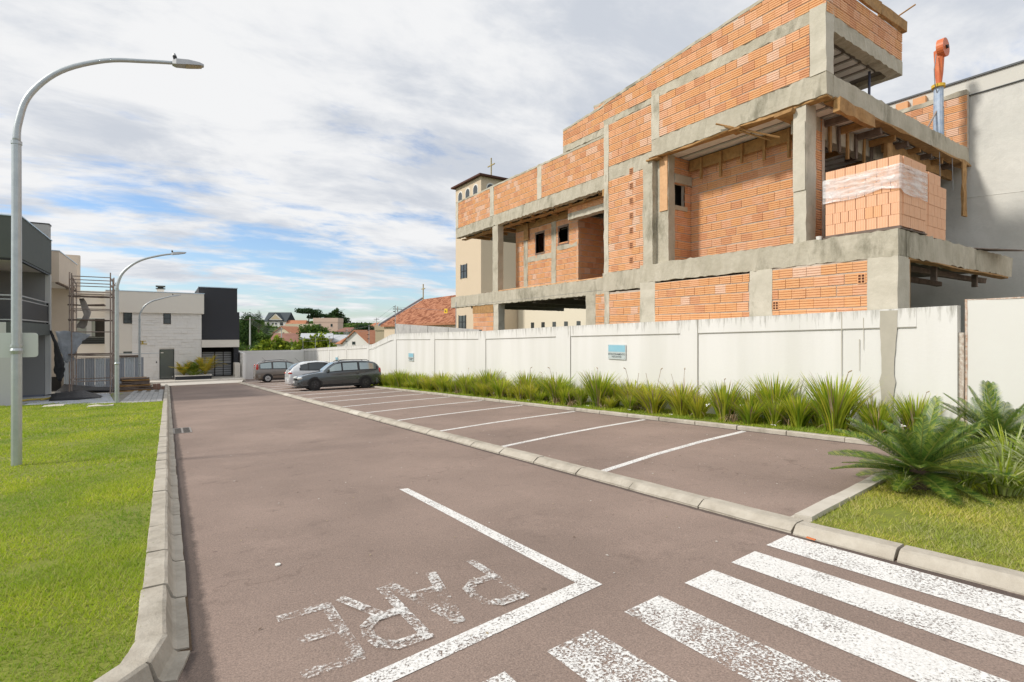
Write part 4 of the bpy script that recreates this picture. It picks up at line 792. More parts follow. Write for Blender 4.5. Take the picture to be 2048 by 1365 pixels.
# ------------------------------------------------------------------ cars
def car(name_label, kind, loc, rz, paint):
    """x forward, y left, z up; profile tables give shoulder height, roof height, half widths"""
    t = thing('parked_car', name_label, 'car', loc, rz); t.rotation_euler.x = 0
    if kind == 'wagon':
        Ln = 4.36; st = [(-2.18, .62, .62, .70, .70), (-2.16, .80, .80, .76, .72), (-2.10, .98, 1.02, .80, .70), (-1.98, .99, 1.25, .82, .66), (-1.78, .99, 1.42, .835, .60), (-1.4, .98, 1.485, .84, .58), (-.8, .965, 1.51, .845, .58), (-.1, .95, 1.50, .845, .58), (.25, .94, 1.44, .845, .585), (.55, .93, 1.25, .845, .63), (.88, .92, .965, .84, .72), (1.2, .90, .915, .83, .72), (1.6, .84, .86, .81, .68), (1.9, .76, .78, .78, .62), (2.06, .66, .67, .72, .56), (2.14, .50, .50, .66, .5)]
        wx = (-1.27, 1.32); wr = .325; side = [(.72, -.02), (-.10, -.86), (-.98, -1.86)]
    elif kind == 'hatch':
        Ln = 4.1; st = [(-2.03, .60, .60, .72, .70), (-2.02, .84, .84, .78, .70), (-1.96, .98, 1.0, .82, .70), (-1.80, 1.01, 1.2, .845, .66), (-1.55, 1.01, 1.38, .86, .60), (-1.15, .99, 1.49, .865, .57), (-.5, .97, 1.53, .865, .57), (.0, .95, 1.50, .865, .575), (.4, .94, 1.36, .865, .60), (.8, .93, 1.12, .86, .67), (1.1, .92, .965, .85, .72), (1.4, .87, .90, .83, .70), (1.7, .80, .82, .80, .64), (1.95, .68, .69, .73, .56), (2.06, .50, .50, .66, .5)]
        wx = (-1.25, 1.27); wr = .31; side = [(.75, -.02), (-.10, -.95), (-1.0, -1.42)]
    else:
        Ln = 4.2; st = [(-2.14, .55, .55, .72, .70), (-2.12, .90, .92, .78, .70), (-2.06, 1.00, 1.2, .81, .66), (-1.96, 1.0, 1.40, .82, .62), (-1.75, 1.0, 1.53, .83, .585), (-1.2, .98, 1.60, .84, .57), (-.5, .965, 1.62, .84, .57), (.1, .95, 1.58, .84, .575), (.5, .94, 1.42, .84, .60), (.9, .93, 1.16, .84, .67), (1.2, .92, .98, .83, .71), (1.5, .86, .90, .81, .68), (1.8, .77, .79, .78, .62), (2.02, .63, .64, .71, .55), (2.1, .48, .48, .65, .5)]
        wx = (-1.3, 1.22); wr = .30; side = [(.85, .02), (-.06, -.92), (-1.04, -1.80)]
    A = np.array(st); zb = .21; glass_car = glass_tint if kind == 'hatch' else glass_lit
    def at(x): return [float(np.interp(x, A[:, 0], A[:, k])) for k in (1, 2, 3, 4)]
    def ring(x):
        s, r, w, wt_ = at(x); end = min(1, (abs(abs(x) - Ln / 2) + .02) / .25); zbb = zb + (.10 if abs(x) > Ln / 2 - .12 else 0)
        P = [(0, zbb), (w * .86, zbb), (w * .965, zbb + .10), (w * .995, (zbb + s) * .46), (w, s * .70 + zbb * .18), (w * .985, s * .9), (w * .95, s)]
        if r - s > .10: P += [(w * .95 + (wt_ - w * .95) * .5, s + (r - s) * .50), (wt_ + .03, s + (r - s) * .86), (wt_ - .08, r - .02), (wt_ * .4, r), (0, r + .004)]
        else: P += [(w * .90, s + (r - s) * .3), (w * .82, s + (r - s) * .6), (w * .7, s + (r - s) * .8), (w * .35, r), (0, r + .01)]
        return P
    xs_ = sorted(set([round(v, 3) for v in list(A[:, 0]) + list(np.linspace(-Ln / 2 + .05, Ln / 2 - .1, 46))])); rings = [ring(x) for x in xs_]; k = len(rings[0]); mb = MB(); vs = []
    for x, P in zip(xs_, rings):
        for (y, z) in P: vs.append((x, y, z))
        for (y, z) in P[1:-1][::-1]: vs.append((x, -y, z))
    M_ = 2 * k - 2; fs = [(i * M_ + j, i * M_ + (j + 1) % M_, (i + 1) * M_ + (j + 1) % M_, (i + 1) * M_ + j) for i in range(len(xs_) - 1) for j in range(M_)]
    fs += [tuple(range(M_))[::-1], tuple((len(xs_) - 1) * M_ + j for j in range(M_))]; mb.add(vs, fs)
    b = obj('body', mb.mesh('body', paint, True), t)
    # surface point on the glasshouse: u along x, v 0..1 shoulder to roof
    def gp(x, v, sgn, off=.006):
        s, r, w, wt_ = at(x); y = w * .95 + (wt_ + .02 - w * .95) * v; z = s + (r - .07 - s) * v; return (x, sgn * (y + off), z)
    for sgn in (-1, 1):
        for wi, (xf, xr) in enumerate(side):
            mb = MB(); vs = []; n = 8
            for i in range(n + 1):
                x = xf + (xr - xf) * i / n
                for v in (.10, .5, .90): vs.append(gp(x, v, sgn, .016))
            ok = [i for i in range(n) if at(xf + (xr - xf) * (i + .5) / n)[1] - at(xf + (xr - xf) * (i + .5) / n)[0] > .09]
            mb.add(vs, [(i * 3 + j, i * 3 + j + 1, i * 3 + 4 + j, i * 3 + 3 + j) for i in ok for j in range(2)]); wo_ = obj('window', mb.mesh('window', glass_car, True), t); fb = MB(); fb.add([gp(xf + .05 + (xr - xf - .1) * i / n, v, sgn, .009) for i in range(n + 1) for v in (.0, 1.0)], [(i * 2, i * 2 + 1, i * 2 + 3, i * 2 + 2) for i in ok]); obj('window_frame', fb.mesh('window_frame', black_pl), wo_)
    # windscreen and rear window lie on the sloping stations
    def screen(x0, x1, nm):
        mb = MB(); vs = []; n = 5
        for i in range(n + 1):
            x = x0 + (x1 - x0) * i / n; s, r, w, wt_ = at(x)
            for y in (-1, -.5, 0, .5, 1): vs.append((x + (.012 if x > 0 else -.012), y * (wt_ - .09), r + .012 - abs(y) * .012))
        mb.add(vs, [(i * 5 + j, i * 5 + j + 1, i * 5 + 6 + j, i * 5 + 5 + j) for i in range(n) for j in range(4)]); obj(nm, mb.mesh(nm, glass_car, True), t)
    screen(*{'wagon': (.28, .84), 'hatch': (.06, 1.06), 'van': (.16, 1.16)}[kind], 'windscreen'); screen(*{'wagon': (-2.08, -1.84), 'hatch': (-1.94, -1.45), 'van': (-2.07, -1.84)}[kind], 'rear_window')
    def skin(x, z, sgn, off=.006):   # point on the body side
        s, r, w, wt_ = at(x); return (x, sgn * ((w * .998 if z < s * .8 else w * (1 - .05 * (z - s * .8) / (s * .2))) + off), z)
    rim_m = black_pl if kind != 'van' else mat('hubcap', (.62, .63, .64), .35, .6)
    for x in wx:
        for sgn in (-1, 1):
            s, r, w, wt_ = at(x); yo = sgn * w
            arc = [(x + (wr + .055) * math.cos(a), zb + .01 + max(0, (wr + .055) * math.sin(a) + wr - zb)) for a in np.linspace(0, PI, 15)]
            obj('wheel_arch', MB().prism([(p[0], p[1]) for p in arc], 1, yo - sgn * .12, yo + sgn * .006).mesh('wheel_arch', black_pl), t)
            wh = obj('wheel', MB().tube([(x, yo - sgn * .19, wr), (x, yo - sgn * .17, wr), (x, yo - sgn * .01, wr), (x, yo + sgn * .012, wr)], [wr * .92, wr, wr, wr * .93], 24).mesh('wheel', black_rubber, False), t)
            rm = MB().tube([(x, yo + sgn * .008, wr), (x, yo + sgn * .018, wr)], [wr * .64, wr * .60], 24); obj('rim', rm.mesh('rim', rim_m), wh)
            ml = MB()
            for q in range(7 if kind == 'van' else 5):
                a = 2 * PI * q / (7 if kind == 'van' else 5); c = (x + math.cos(a) * wr * .38, yo + sgn * .02, wr + math.sin(a) * wr * .38); ml.disc(c, .028, 1, .008, 8)
            ml.disc((x, yo + sgn * .02, wr), .05, 1, .02, 10); obj('rim_detail', ml.mesh('rim_detail', black_rubber if kind == 'van' else mat('rim_grey', (.08, .08, .085), .4, .5)), wh)
    for sgn in (-1, 1):
        for x in (.62, -.06, -.96) if kind != 'hatch' else (.65, -.98):
            z1 = at(x)[0]; obj('door_gap', MB().add([skin(x - .006, .30, sgn, .003), skin(x + .006, .30, sgn, .003), skin(x + .006, z1 * .99, sgn, .003), skin(x - .006, z1 * .99, sgn, .003)], [(0, 1, 2, 3)]).mesh('door_gap', black_pl), t)
        for x in (.06, -.84) if kind != 'hatch' else (-.8,):
            p = skin(x, .80, sgn, .004); obj('door_handle', MB().box((p[0] - .08, p[1] - .012, p[2] - .014), (p[0] + .08, p[1] + .012, p[2] + .014)).mesh('door_handle', paint if kind != 'wagon' else black_pl), t)
        obj('side_moulding', MB().add([skin(x, z, sgn, .012) for x in (1.0, .4, -.3, -.95) for z in (.50, .56)], [(0, 1, 3, 2), (2, 3, 5, 4), (4, 5, 7, 6)]).mesh('side_moulding', black_pl if kind == 'van' else paint), t)
        obj('sill', MB().box((-1.0, sgn * .74, .19), (1.0, sgn * .80, .25)).mesh('sill', black_pl), t)
        mx_ = .66 if kind == 'wagon' else .82; p = skin(mx_, 1.0, sgn, .09); me_ = MB().box((p[0] - .05, p[1] - .10, .95), (p[0] + .06, p[1] + .09, 1.08)); o = obj('mirror', me_.mesh('mirror', paint), t); bevel(o, .025, 2)
        if kind != 'hatch':
            y = sgn * .56; obj('roof_rail', MB().tube([(-1.55, y, at(-1.55)[1] - .01), (-1.4, y, at(-1.4)[1] + .045), (-.4, y, at(-.4)[1] + .05), (.0, y, at(0)[1] + .04), (.12, y, at(.12)[1] - .02)], .018, 6).mesh('roof_rail', black_pl), t)
    # lamps, bumpers, plates
    hl = mat('headlamp_glass', (.75, .77, .75), .08, spec=1.0); tl = mat('tail_lamp', (.45, .03, .02), .15, spec=.8)
    for sgn in (-1, 1):
        xa = Ln / 2; s1 = at(xa - .12)[2]
        def blob(xc, yc, zc, dx, dy, dz, nm, m_):
            mb = MB(); vs = []; n = 8
            bm = bmesh.new(); bmesh.ops.create_uvsphere(bm, u_segments=12, v_segments=8, radius=1); me = bpy.data.meshes.new(nm); bm.to_mesh(me); bm.free()
            me.transform(Matrix.Translation((xc, yc, zc)) @ Matrix.Diagonal((dx, dy, dz, 1))); me.materials.append(m_); me.polygons.foreach_set('use_smooth', [True] * len(me.polygons)); return obj(nm, me, t)
        blob(xa - .17, sgn * (s1 - .085), .66, .15, .145, .075, 'headlight', hl)
        if kind == 'wagon': blob(-xa + .12, sgn * .755, .92, .07, .06, .17, 'tail_light', tl)
        elif kind == 'hatch': blob(-xa + .12, sgn * .72, .86, .13, .13, .075, 'tail_light', tl)
        else: blob(-xa + .10, sgn * .745, 1.10, .09, .055, .30, 'tail_light', tl)
    w_e = at(Ln / 2 - .1)[2]
    bp = paint if kind == 'hatch' else (mat('bumper_dark', (.09, .095, .10), .5) if kind == 'wagon' else paint)
    for sg, nm in ((1, 'front_bumper'), (-1, 'rear_bumper')):
        x0 = sg * (Ln / 2 - .06); w = at(x0)[2]; mb = MB(); pts = [(x0 - sg * .28, w + .05), (x0 - sg * .10, w + .01), (x0 + sg * .02, w - .09), (x0 + sg * .075, w * .5), (x0 + sg * .085, 0)]; pts += [(a, -b_) for a, b_ in pts[:-1][::-1]]
        vs = [(a, b_, z) for a, b_ in pts for z in (.24, .36, .48, .54)]; mb.add(vs, [(i * 4 + j, i * 4 + 4 + j, i * 4 + 5 + j, i * 4 + 1 + j) for i in range(len(pts) - 1) for j in range(3)]); o = obj(nm, mb.mesh(nm, bp, True), t); sm = o.modifiers.new('solid', 'SOLIDIFY'); sm.thickness = .05; sm.offset = -1
        obj('number_plate', MB().box((x0 + sg * .088, -.2, .40), (x0 + sg * .096, .2, .52)).mesh('number_plate', mat('plate_grey', (.55, .55, .55), .4)), t)
    obj('grille', MB().box((Ln / 2 - .06, -.35, .56), (Ln / 2 + .0, .35, .64)).mesh('grille', black_pl), t)
    obj('underbody', MB().box((-Ln / 2 + .2, -.70, .17), (Ln / 2 - .2, .70, .24)).mesh('underbody', black_pl), t)
    obj('antenna', MB().tube([(.1 if kind == 'wagon' else -1.3, 0, at(-1.3)[1]), (-.05 if kind == 'wagon' else -1.6, 0, at(-1.3)[1] + .28)], .006, 4).mesh('antenna', black_pl), t)
    return t
def cpaint(n, c, r=.28, met=.5):
    m = mat(n, c, r, met); nodes_of(m)[1].inputs['Coat Weight'].default_value = .6; nodes_of(m)[1].inputs['Coat Roughness'].default_value = .08; return m
c1 = car('dark grey station wagon with roof rails parked nose to the road, nearest car', 'wagon', (7.67, 28.68, gz(28.7) + .016), PI - .035, cpaint('paint_graphite', (.105, .12, .13), .22, .6))
c2 = car('white hatchback with slanted red tail lamps parked between dark wagon and brown car', 'hatch', (7.75, 32.1, gz(32.1) + .016), -.03, cpaint('paint_white', (.70, .72, .74), .25, .1))
c3 = car('brown grey compact minivan with tall red tail lamps, farthest of the three parked cars', 'van', (7.55, 43.2, gz(43.2) + .016), -.02, cpaint('paint_taupe', (.23, .205, .185)))
for c in (c1, c2, c3): c.rotation_mode = 'XYZ'; rz = c.rotation_euler.z; c.rotation_euler = (2.6 * PI / 180 if abs(rz) > 1 else -2.6 * PI / 180, 0, rz)

# ------------------------------------------------------------------ street lamps
lampglass = mat('lamp_lens', (.42, .36, .27), .35); lamph = mat('lamp_housing', (.42, .43, .44), .4, .5)
def street_lamp(label, x, y, zb, zj, r, pts, tilt=0.0):
    t = thing('street_lamp', label, 'street lamp', (x, y, zb), group='curved street lamps along the kerb')
    zm = zb + (zj - zb) * .36
    part(t, 'pole', MB().tube([(x, y, zb - .1), (x, y, zm)], [r * 1.02, r * 1.0], 14).tube([(x, y, zm), (x, y, zj)], [r, r * .92], 14), galv, smooth=False)
    part(t, 'collar', MB().tube([(x, y, zm - .05), (x, y, zm), (x, y, zm + .04)], [r * 1.1, r * 1.28, r * 1.02], 14), galv); part(t, 'upper_collar', MB().tube([(x, y, zj - .03), (x, y, zj + .02)], r * 1.05, 14), galv)
    P = [Vector((x, y, zj))] + [Vector(p) for p in pts]; fine = []
    for i in range(len(P) - 1):
        p0 = P[max(i - 1, 0)]; p1 = P[i]; p2 = P[i + 1]; p3 = P[min(i + 2, len(P) - 1)]
        if i == 0: p0 = P[0] - Vector((0, 0, .6))
        for q in range(6):
            u = q / 6; fine.append(.5 * ((2 * p1) + (p2 - p0) * u + (2 * p0 - 5 * p1 + 4 * p2 - p3) * u * u + (3 * p1 - p0 - 3 * p2 + p3) * u ** 3))
    fine.append(P[-1]); n = len(fine)
    o = part(t, 'arm', MB().tube(fine, [r * (.80 - .36 * i / n) for i in range(n)], 12), galv, smooth=True)
    e = P[-1]; d = (fine[-1] - fine[-3]).normalized(); s = r / .065
    mb = MB(); L0 = .50 * min(s, 1.1); vs = []
    for f_, w, h0, h1 in ((0, .05, -.03, .03), (.12, .085, -.045, .06), (.5, .10, -.045, .05), (.85, .09, -.04, .02), (1.0, .04, -.03, .0)):
        c = e + d * (L0 * f_); vs += [(c.x, c.y - w, c.z + h0), (c.x, c.y + w, c.z + h0), (c.x, c.y + w * .7, c.z + h1), (c.x, c.y - w * .7, c.z + h1)]
    mb.add(vs, [(i * 4 + j, i * 4 + (j + 1) % 4, i * 4 + 4 + (j + 1) % 4, i * 4 + 4 + j) for i in range(4) for j in range(4)] + [(0, 1, 2, 3), (19, 18, 17, 16)]); h = part(t, 'lamp_head', mb, lamph)
    def at(f_, dz): c = e + d * (L0 * f_); return Vector((c.x, c.y, c.z + dz))
    a, b = at(.42, -.052), at(.93, -.048); mb = MB(); mb.add([(a.x, a.y - .075, a.z), (b.x, b.y - .06, b.z), (b.x, b.y + .06, b.z), (a.x, a.y + .075, a.z), (a.x, a.y - .075, a.z + .012), (b.x, b.y - .06, b.z + .012), (b.x, b.y + .06, b.z + .012), (a.x, a.y + .075, a.z + .012)], [(0, 1, 2, 3), (7, 6, 5, 4), (0, 4, 5, 1), (1, 5, 6, 2), (2, 6, 7, 3), (3, 7, 4, 0)]); part(t, 'lens', mb, lampglass)
    c = at(.10, .06); part(t, 'photocell', MB().tube([c, c + Vector((-.015, 0, .06))], .032, 10), black_pl).parent = t; part(t, 'photocell_cap', MB().tube([c + Vector((-.015, 0, .06)), c + Vector((-.02, 0, .10))], [.032, .02], 10), lamph)
    return t
y = 10.86; street_lamp('nearest and tallest galvanised curved street lamp standing on the lawn', -1.93, y, -.45, 4.53, .063, [(-1.905, y, 4.85), (-1.78, y, 5.30), (-1.42, y, 5.76), (-.86, y, 6.09), (-.30, y, 6.24), (.07, y, 6.32)])
y = 25.74; street_lamp('middle galvanised curved street lamp at the edge of the lawn by the pavers', -1.66, y, -1.2, 3.33, .075, [(-1.63, y, 3.6), (-1.49, y, 3.99), (-1.18, y, 4.35), (-.80, y, 4.60), (-.25, y, 4.80), (.12, y, 4.89)])
y = 41.5; street_lamp('farthest and smallest curved street lamp in front of the white stone house', -1.5, y, -1.95, 2.52, .075, [(-1.47, y, 2.9), (-1.24, y, 3.40), (-.85, y, 3.72), (-.47, y, 3.87), (0, y, 4.03), (.25, y, 4.10)])
t = thing('sign_plate', 'pale blank back of a rectangular sign fixed to the nearest lamp pole', 'sign', (-1.93, 10.95, 1.4)); mb = MB()
cr = []; 
for cx_, cz_, a0 in ((-1.74, 1.57, 0), (-2.14, 1.57, 90), (-2.14, 1.28, 180), (-1.74, 1.28, 270)):
    for a in (0, 30, 60, 90): cr.append((cx_ + .045 * math.cos(math.radians(a0 + a)), cz_ + .045 * math.sin(math.radians(a0 + a))))
part(t, 'plate', mb.prism(cr, 1, 10.945, 10.95), mat('sign_back', (.62, .66, .63), .45, .2)); part(t, 'clamp', MB().tube([(-1.93, 10.86, 1.40), (-1.93, 10.86, 1.44)], .078, 12), galv)
t = thing('lamp_clamp', 'small brass coloured bracket on the farthest lamp pole', 'bracket', (-1.5, 41.5, .6)); part(t, 'arm', MB().box((-1.45, 41.4, .9), (-1.1, 41.5, .97)).box((-1.45, 41.4, 1.1), (-1.15, 41.5, 1.15)).box((-1.4, 41.4, .97), (-1.3, 41.5, 1.12)), mat('brass', (.55, .4, .1), .5, .5))
t = thing('drain_grate', 'dark iron drain grate set beside the left kerb', 'drain', (.25, 14.7, gz(14.7)))
mb = MB(); mb.box((.12, 14.2, gz(14.7) - .03), (.47, 15.25, gz(14.7) - .0)); part(t, 'frame', sheet([(.10, 14.15), (.48, 14.15), (.48, 15.3), (.10, 15.3)], .008), mat('iron', (.30, .28, .26), .8, .3))
for r in range(5):
    for c in range(2): part(t, 'slot', sheet([(.14 + c * .17, 14.22 + r * .21), (.27 + c * .17, 14.22 + r * .21), (.27 + c * .17, 14.34 + r * .21), (.14 + c * .17, 14.34 + r * .21)], .014), dark)

# ------------------------------------------------------------------ houses at the left
gA = mat('render_dark_green_grey', (.095, .108, .102), .9, noise=(2, .4, (.12, .13, .125)), bump=(60, .3, .003)); gB = mat('render_mid_grey', (.27, .275, .275), .9, bump=(60, .2, .003)); gC = mat('render_light_grey', (.55, .56, .55), .9)
bei = mat('render_beige', (.68, .58, .47), .9, noise=(1.5, .3, (.55, .46, .37))); soff = mat('soffit_white', (.78, .75, .70), .9); capm = mat('blue_white_flashing', (.55, .68, .80), .4, .2)
alu = mat('railing_aluminium', (.45, .46, .47), .4, .6)
t = thing('grey_house', 'dark grey two-level house with a balcony behind the nearest lamp post', 'house', (-5, 28.9, -1.3))
part(t, 'parapet', MB().box((-12, 28.9, 4.68), (-5.0, 29.1, 6.38)).box((-5.2, 29.1, 4.68), (-5.0, 35.6, 6.38)).box((-12, 35.4, 4.68), (-5.2, 35.6, 6.38)), gA)
part(t, 'flashing', MB().box((-12, 28.86, 6.38), (-4.96, 29.12, 6.42)).box((-5.22, 29.12, 6.38), (-4.96, 35.62, 6.42)), capm); part(t, 'drip_edge', MB().box((-12, 28.93, 4.60), (-5.04, 29.08, 4.68)).box((-5.16, 29.08, 4.60), (-5.04, 35.6, 4.68)), black_pl)
part(t, 'ceiling', MB().box((-12, 29.1, 4.70), (-5.2, 35.4, 4.78)), soff); part(t, 'side_wall', MB().box((-12, 35.3, 2.0), (-5.22, 35.58, 4.70)), gB); part(t, 'wall_end', MB().box((-5.21, 35.32, -1.7), (-5.0, 35.6, 4.60)), gC)
part(t, 'balcony_wall', MB().box((-7.6, 29.1, 2.0), (-7.4, 35.3, 4.7)), bei); part(t, 'glass_door', MB().box((-7.38, 29.4, 2.15), (-7.34, 32.9, 4.1)), glass_dark); part(t, 'door_frame', MB().box((-7.37, 32.9, 2.1), (-7.30, 33.0, 4.2)).box((-7.37, 29.3, 4.1), (-7.30, 33.0, 4.2)), black_pl)
part(t, 'balcony_slab', MB().box((-12, 28.92, 1.53), (-5.02, 29.1, 2.08)).box((-5.18, 29.1, 1.53), (-5.02, 35.3, 2.08)).box((-12, 29.1, 1.6), (-5.18, 35.3, 1.8)), gA)
part(t, 'balcony_front', MB().box((-12, 28.90, 1.535), (-5.45, 28.92, 2.07)), gC)
part(t, 'rail_glass', MB().box((-5.10, 29.1, 2.24), (-5.08, 35.25, 2.98)), mat('smoked_glass', (.02, .022, .026), .5)); part(t, 'hand_rail', MB().box((-5.12, 29.0, 3.15), (-5.06, 35.28, 3.20)).box((-5.11, 29.0, 2.99), (-5.07, 35.28, 3.03)).box((-5.12, 29.0, 2.16), (-5.06, 35.28, 2.22)).box((-12, 29.0, 3.15), (-5.12, 29.05, 3.20)).box((-12, 29.0, 2.99), (-5.12, 29.04, 3.03)).box((-12, 29.0, 2.16), (-5.12, 29.05, 2.20)), alu)
for x in (-5.1, -6.0, -7.0, -8.0): part(t, 'rail_post', MB().box((x - .025, 29.0, 2.08), (x + .025, 29.05, 3.18)), alu)
part(t, 'rail_post', MB().box((-5.14, 35.2, 2.08), (-5.06, 35.28, 3.18)), black_pl)
part(t, 'front_wall', MB().box((-12, 28.95, -1.7), (-5.15, 29.1, 1.55)), gC); part(t, 'carport_wall', MB().box((-12, 35.3, -2), (-5.22, 35.5, 1.6)), gB); part(t, 'skirting', MB().box((-12, 35.27, -1.75), (-5.22, 35.3, -1.48)), mat('blue_grey_skirt', (.18, .20, .25), .8)); part(t, 'wall_end', MB().box((-5.15, 28.9, -1.5), (-5.0, 29.12, 1.53)), soff)
part(t, 'roof_box', MB().box((-9, 36.6, 4), (-5.25, 37.2, 7.38)), mat('render_grey', (.42, .42, .41), .9)); part(t, 'roof_box_cap', MB().box((-9, 36.58, 7.38), (-5.22, 37.22, 7.44)), black_pl)
t = thing('beige_house', 'beige two-level house behind the scaffold and beside the dark grey house', 'house', (-5, 37.8, -1.8))
part(t, 'parapet', MB().box((-12, 37.84, 4.45), (-5, 38.0, 6.16)).box((-5.2, 38.0, 4.45), (-5.0, 44.7, 6.16)), bei); part(t, 'flashing', MB().box((-12, 37.8, 6.16), (-4.97, 38.02, 6.20)).box((-5.22, 38.02, 6.16), (-4.97, 44.72, 6.20)), capm)
part(t, 'ceiling', MB().box((-12, 38.0, 4.5), (-5.2, 44.7, 4.6)), soff); part(t, 'wall', MB().box((-12, 43.9, -2.3), (-5.45, 44.3, 4.5)).box((-5.45, 43.9, -2.3), (-5.05, 44.6, 4.45)), bei); part(t, 'drip_edge', MB().box((-5.17, 38, 4.38), (-5.05, 44.7, 4.45)), wood_grey)
part(t, 'roof_box', MB().box((-9, 46, 4), (-5.0, 46.4, 6.95)), bei); part(t, 'cellar_opening', MB().box((-7.9, 43.86, -2.1), (-5.7, 43.89, -1.15)), dark); part(t, 'vent', MB().box((-6.5, 43.87, 1.8), (-6.2, 43.9, 1.85)), black_pl)
# ground on that side
structure('driveway', sheet([(-40, 28.4), (-4.6, 28.4), (-1.35, 25.4), (-.15, 25.2), (-.15, 45.6), (-40, 45.6)], 0.06).mesh('driveway', mat('dirt', (.30, .28, .25), .95, noise=(.8, .8, (.18, .17, .14)))))
dw = mat('driveway_concrete', (.48, .50, .54), .85, noise=(1.2, .5, (.36, .38, .42))); ds = thing('driveway_slabs', 'bluish grey concrete driveway strips with grass between before the dark grey house', 'driveway', (-4, 30, -1.4))
for i in range(9):
    y0 = 26.2 + i * 1.05; x1 = -1.75 - i * .10; x0 = -2.6 - i * 1.1 if i < 3 else -9.5
    part(ds, 'slab', MB().add([(x0, y0, gz(y0) + .11), (x1, y0, gz(y0) + .11), (x1 - .1, y0 + .88, gz(y0 + .88) + .11), (x0, y0 + .88, gz(y0 + .88) + .11), (x0, y0, gz(y0) + .02), (x1, y0, gz(y0) + .02), (x1 - .1, y0 + .88, gz(y0 + .88) + .02), (x0, y0 + .88, gz(y0 + .88) + .02)], [(0, 1, 2, 3), (0, 4, 5, 1), (1, 5, 6, 2), (2, 6, 7, 3), (3, 7, 4, 0)]), dw)
part(ds, 'edge_kerb', MB().add([(-9, 28.15, gz(28.1) + .12), (-4.6, 28.1, gz(28.1) + .12), (-2.3, 25.95, gz(26) + .12), (-2.3, 25.85, gz(26) + .12), (-4.7, 27.95, gz(28) + .12), (-9, 28.0, gz(28) + .12)], [(0, 1, 4, 5), (1, 2, 3, 4)]), mat('edge_white', (.65, .65, .62), .9))
sg = [(-9.5, -2.0, 27.1 + 1.05 * k, 27.24 + 1.05 * k, 350, .06, .03, None) for k in range(0, 8)]; blades('driveway_grass', sg, grass_m, lambda x, y: -0.048 * y + 0.07)
# pavers
pv = structure('sidewalk', sheet([(-1.62, 25.3), (-.15, 25.2), (-.15, 37), (-1.62, 37)], 0.075).mesh('sidewalk_bed', mat('grout', (.20, .19, .17), .95))); pms = [mat('paver_%d' % i, c, .9, noise=(4, .5, (.30, .30, .29))) for i, c in enumerate(((.42, .42, .41), (.48, .47, .46), (.37, .37, .36)))]; pvm = {}
for r in range(38):
    for c in range(7):
        if r > 27 and c % 2: continue
        mi = random.randrange(3)
        if mi not in pvm: pvm[mi] = MB().box((0, 0, 0), (.19, .29, .03)).mesh('paver', pms[mi])
        o = obj('paver', pvm[mi], pv); yy = 25.42 + r * .305 + (c % 2) * .15; o.location = (-1.60 + c * .203, yy, gz(yy) + .072 + random.gauss(0, .002)); o.rotation_euler = (-.048, 0, random.gauss(0, .01))
for (x, y, w) in ((-2.05, 24.3, .75), (-3.6, 26.0, .6)):
    t = thing('stepping_slab', 'pale concrete slab lying in the grass %s' % ('left of the middle lamp post' if w > .7 else 'near the lawn edge, smaller and farther left'), 'paving slab', (x, y, gz(y) + .12)); part(t, 'slab', MB().rough((x - w / 2, y - .2, gz(y) + .08), (x + w / 2, y + .25, gz(y) + .135), .2, .01), kerb_new)

# platform, white house
ZP = -1.88
PL = structure('pavement', MB().box((-16, 45.5, -3.2), (5.0, 60, ZP)).mesh('pavement', mat('pale_paving', (.66, .62, .56), .9, noise=(1.2, .5, (.55, .51, .45)))))
for k in range(10): part(PL, 'kerb_stone', MB().rough((-.9 + k * .6, 45.38, -2.25), (-.31 + k * .6, 45.5, -1.95 - .0), .3, .004), kerb_new)
structure('apron', MB().add([(-.2, 44.9, gz(44.9) + .02), (4.72, 44.9, gz(44.9) + .02), (5.0, 45.52, ZP - .05), (-.9, 45.52, ZP - .05)], [(0, 1, 2, 3)]).mesh('apron', MATS['pale_paving']))
st = mat('white_stone_cladding', (.84, .82, .79), .9, noise=(2.4, .4, (.76, .74, .71)))
def ledge_stones(parent, x0, x1, z0, z1, yf, holes):
    """stacked ledge stones, each its own block, joined where too many"""
    n = 0; big = MB(); z = z0
    while z < z1 - .02:
        h = min(random.choice((.16, .2, .24)), z1 - z); x = x0 - random.random() * .3
        while x < x1:
            w = random.uniform(.35, .8); a, b = max(x, x0), min(x + w, x1); x += w
            if b - a < .04: continue
            if any(a < H[1] and b > H[0] and z < H[3] and z + h > H[2] for H in holes):
                for (aa, bb) in ((a, min(b, min([H[0] for H in holes if a < H[1] and b > H[0] and z < H[3] and z + h > H[2]]))), (max(a, max([H[1] for H in holes if a < H[1] and b > H[0] and z < H[3] and z + h > H[2]])), b)):
                    if bb - aa > .05: big.box((aa + .004, yf - random.uniform(0, .035), z + .004), (bb - .004, yf + .04, z + h - .004))
                continue
            d = random.uniform(0, .06); mb = MB().box((a + .004, yf - d, z + .004), (b - .004, yf + .04, z + h - .004))
            if n < 280: part(parent, 'stone', mb, st); n += 1
            else: big.box((a + .004, yf - d, z + .004), (b - .004, yf + .04, z + h - .004))
        z += h
    part(parent, 'stonework', big, st)['kind'] = 'stuff'
wh = mat('render_cream', (.78, .74, .67), .9); dk = mat('render_charcoal', (.045, .047, .055), .85); wf = black_pl
t = thing('white_house', 'cream and white stone two-level house with a charcoal block closing the road', 'house', (2.4, 48, ZP))
part(t, 'fascia', MB().box((-3.75, 47.8, 3.17), (2.41, 48.05, 4.74)).box((2.2, 48.05, 3.17), (2.41, 54, 4.74)), wh); part(t, 'fascia_cap', MB().box((-3.75, 47.76, 4.74), (2.45, 48.08, 4.79)), capm)
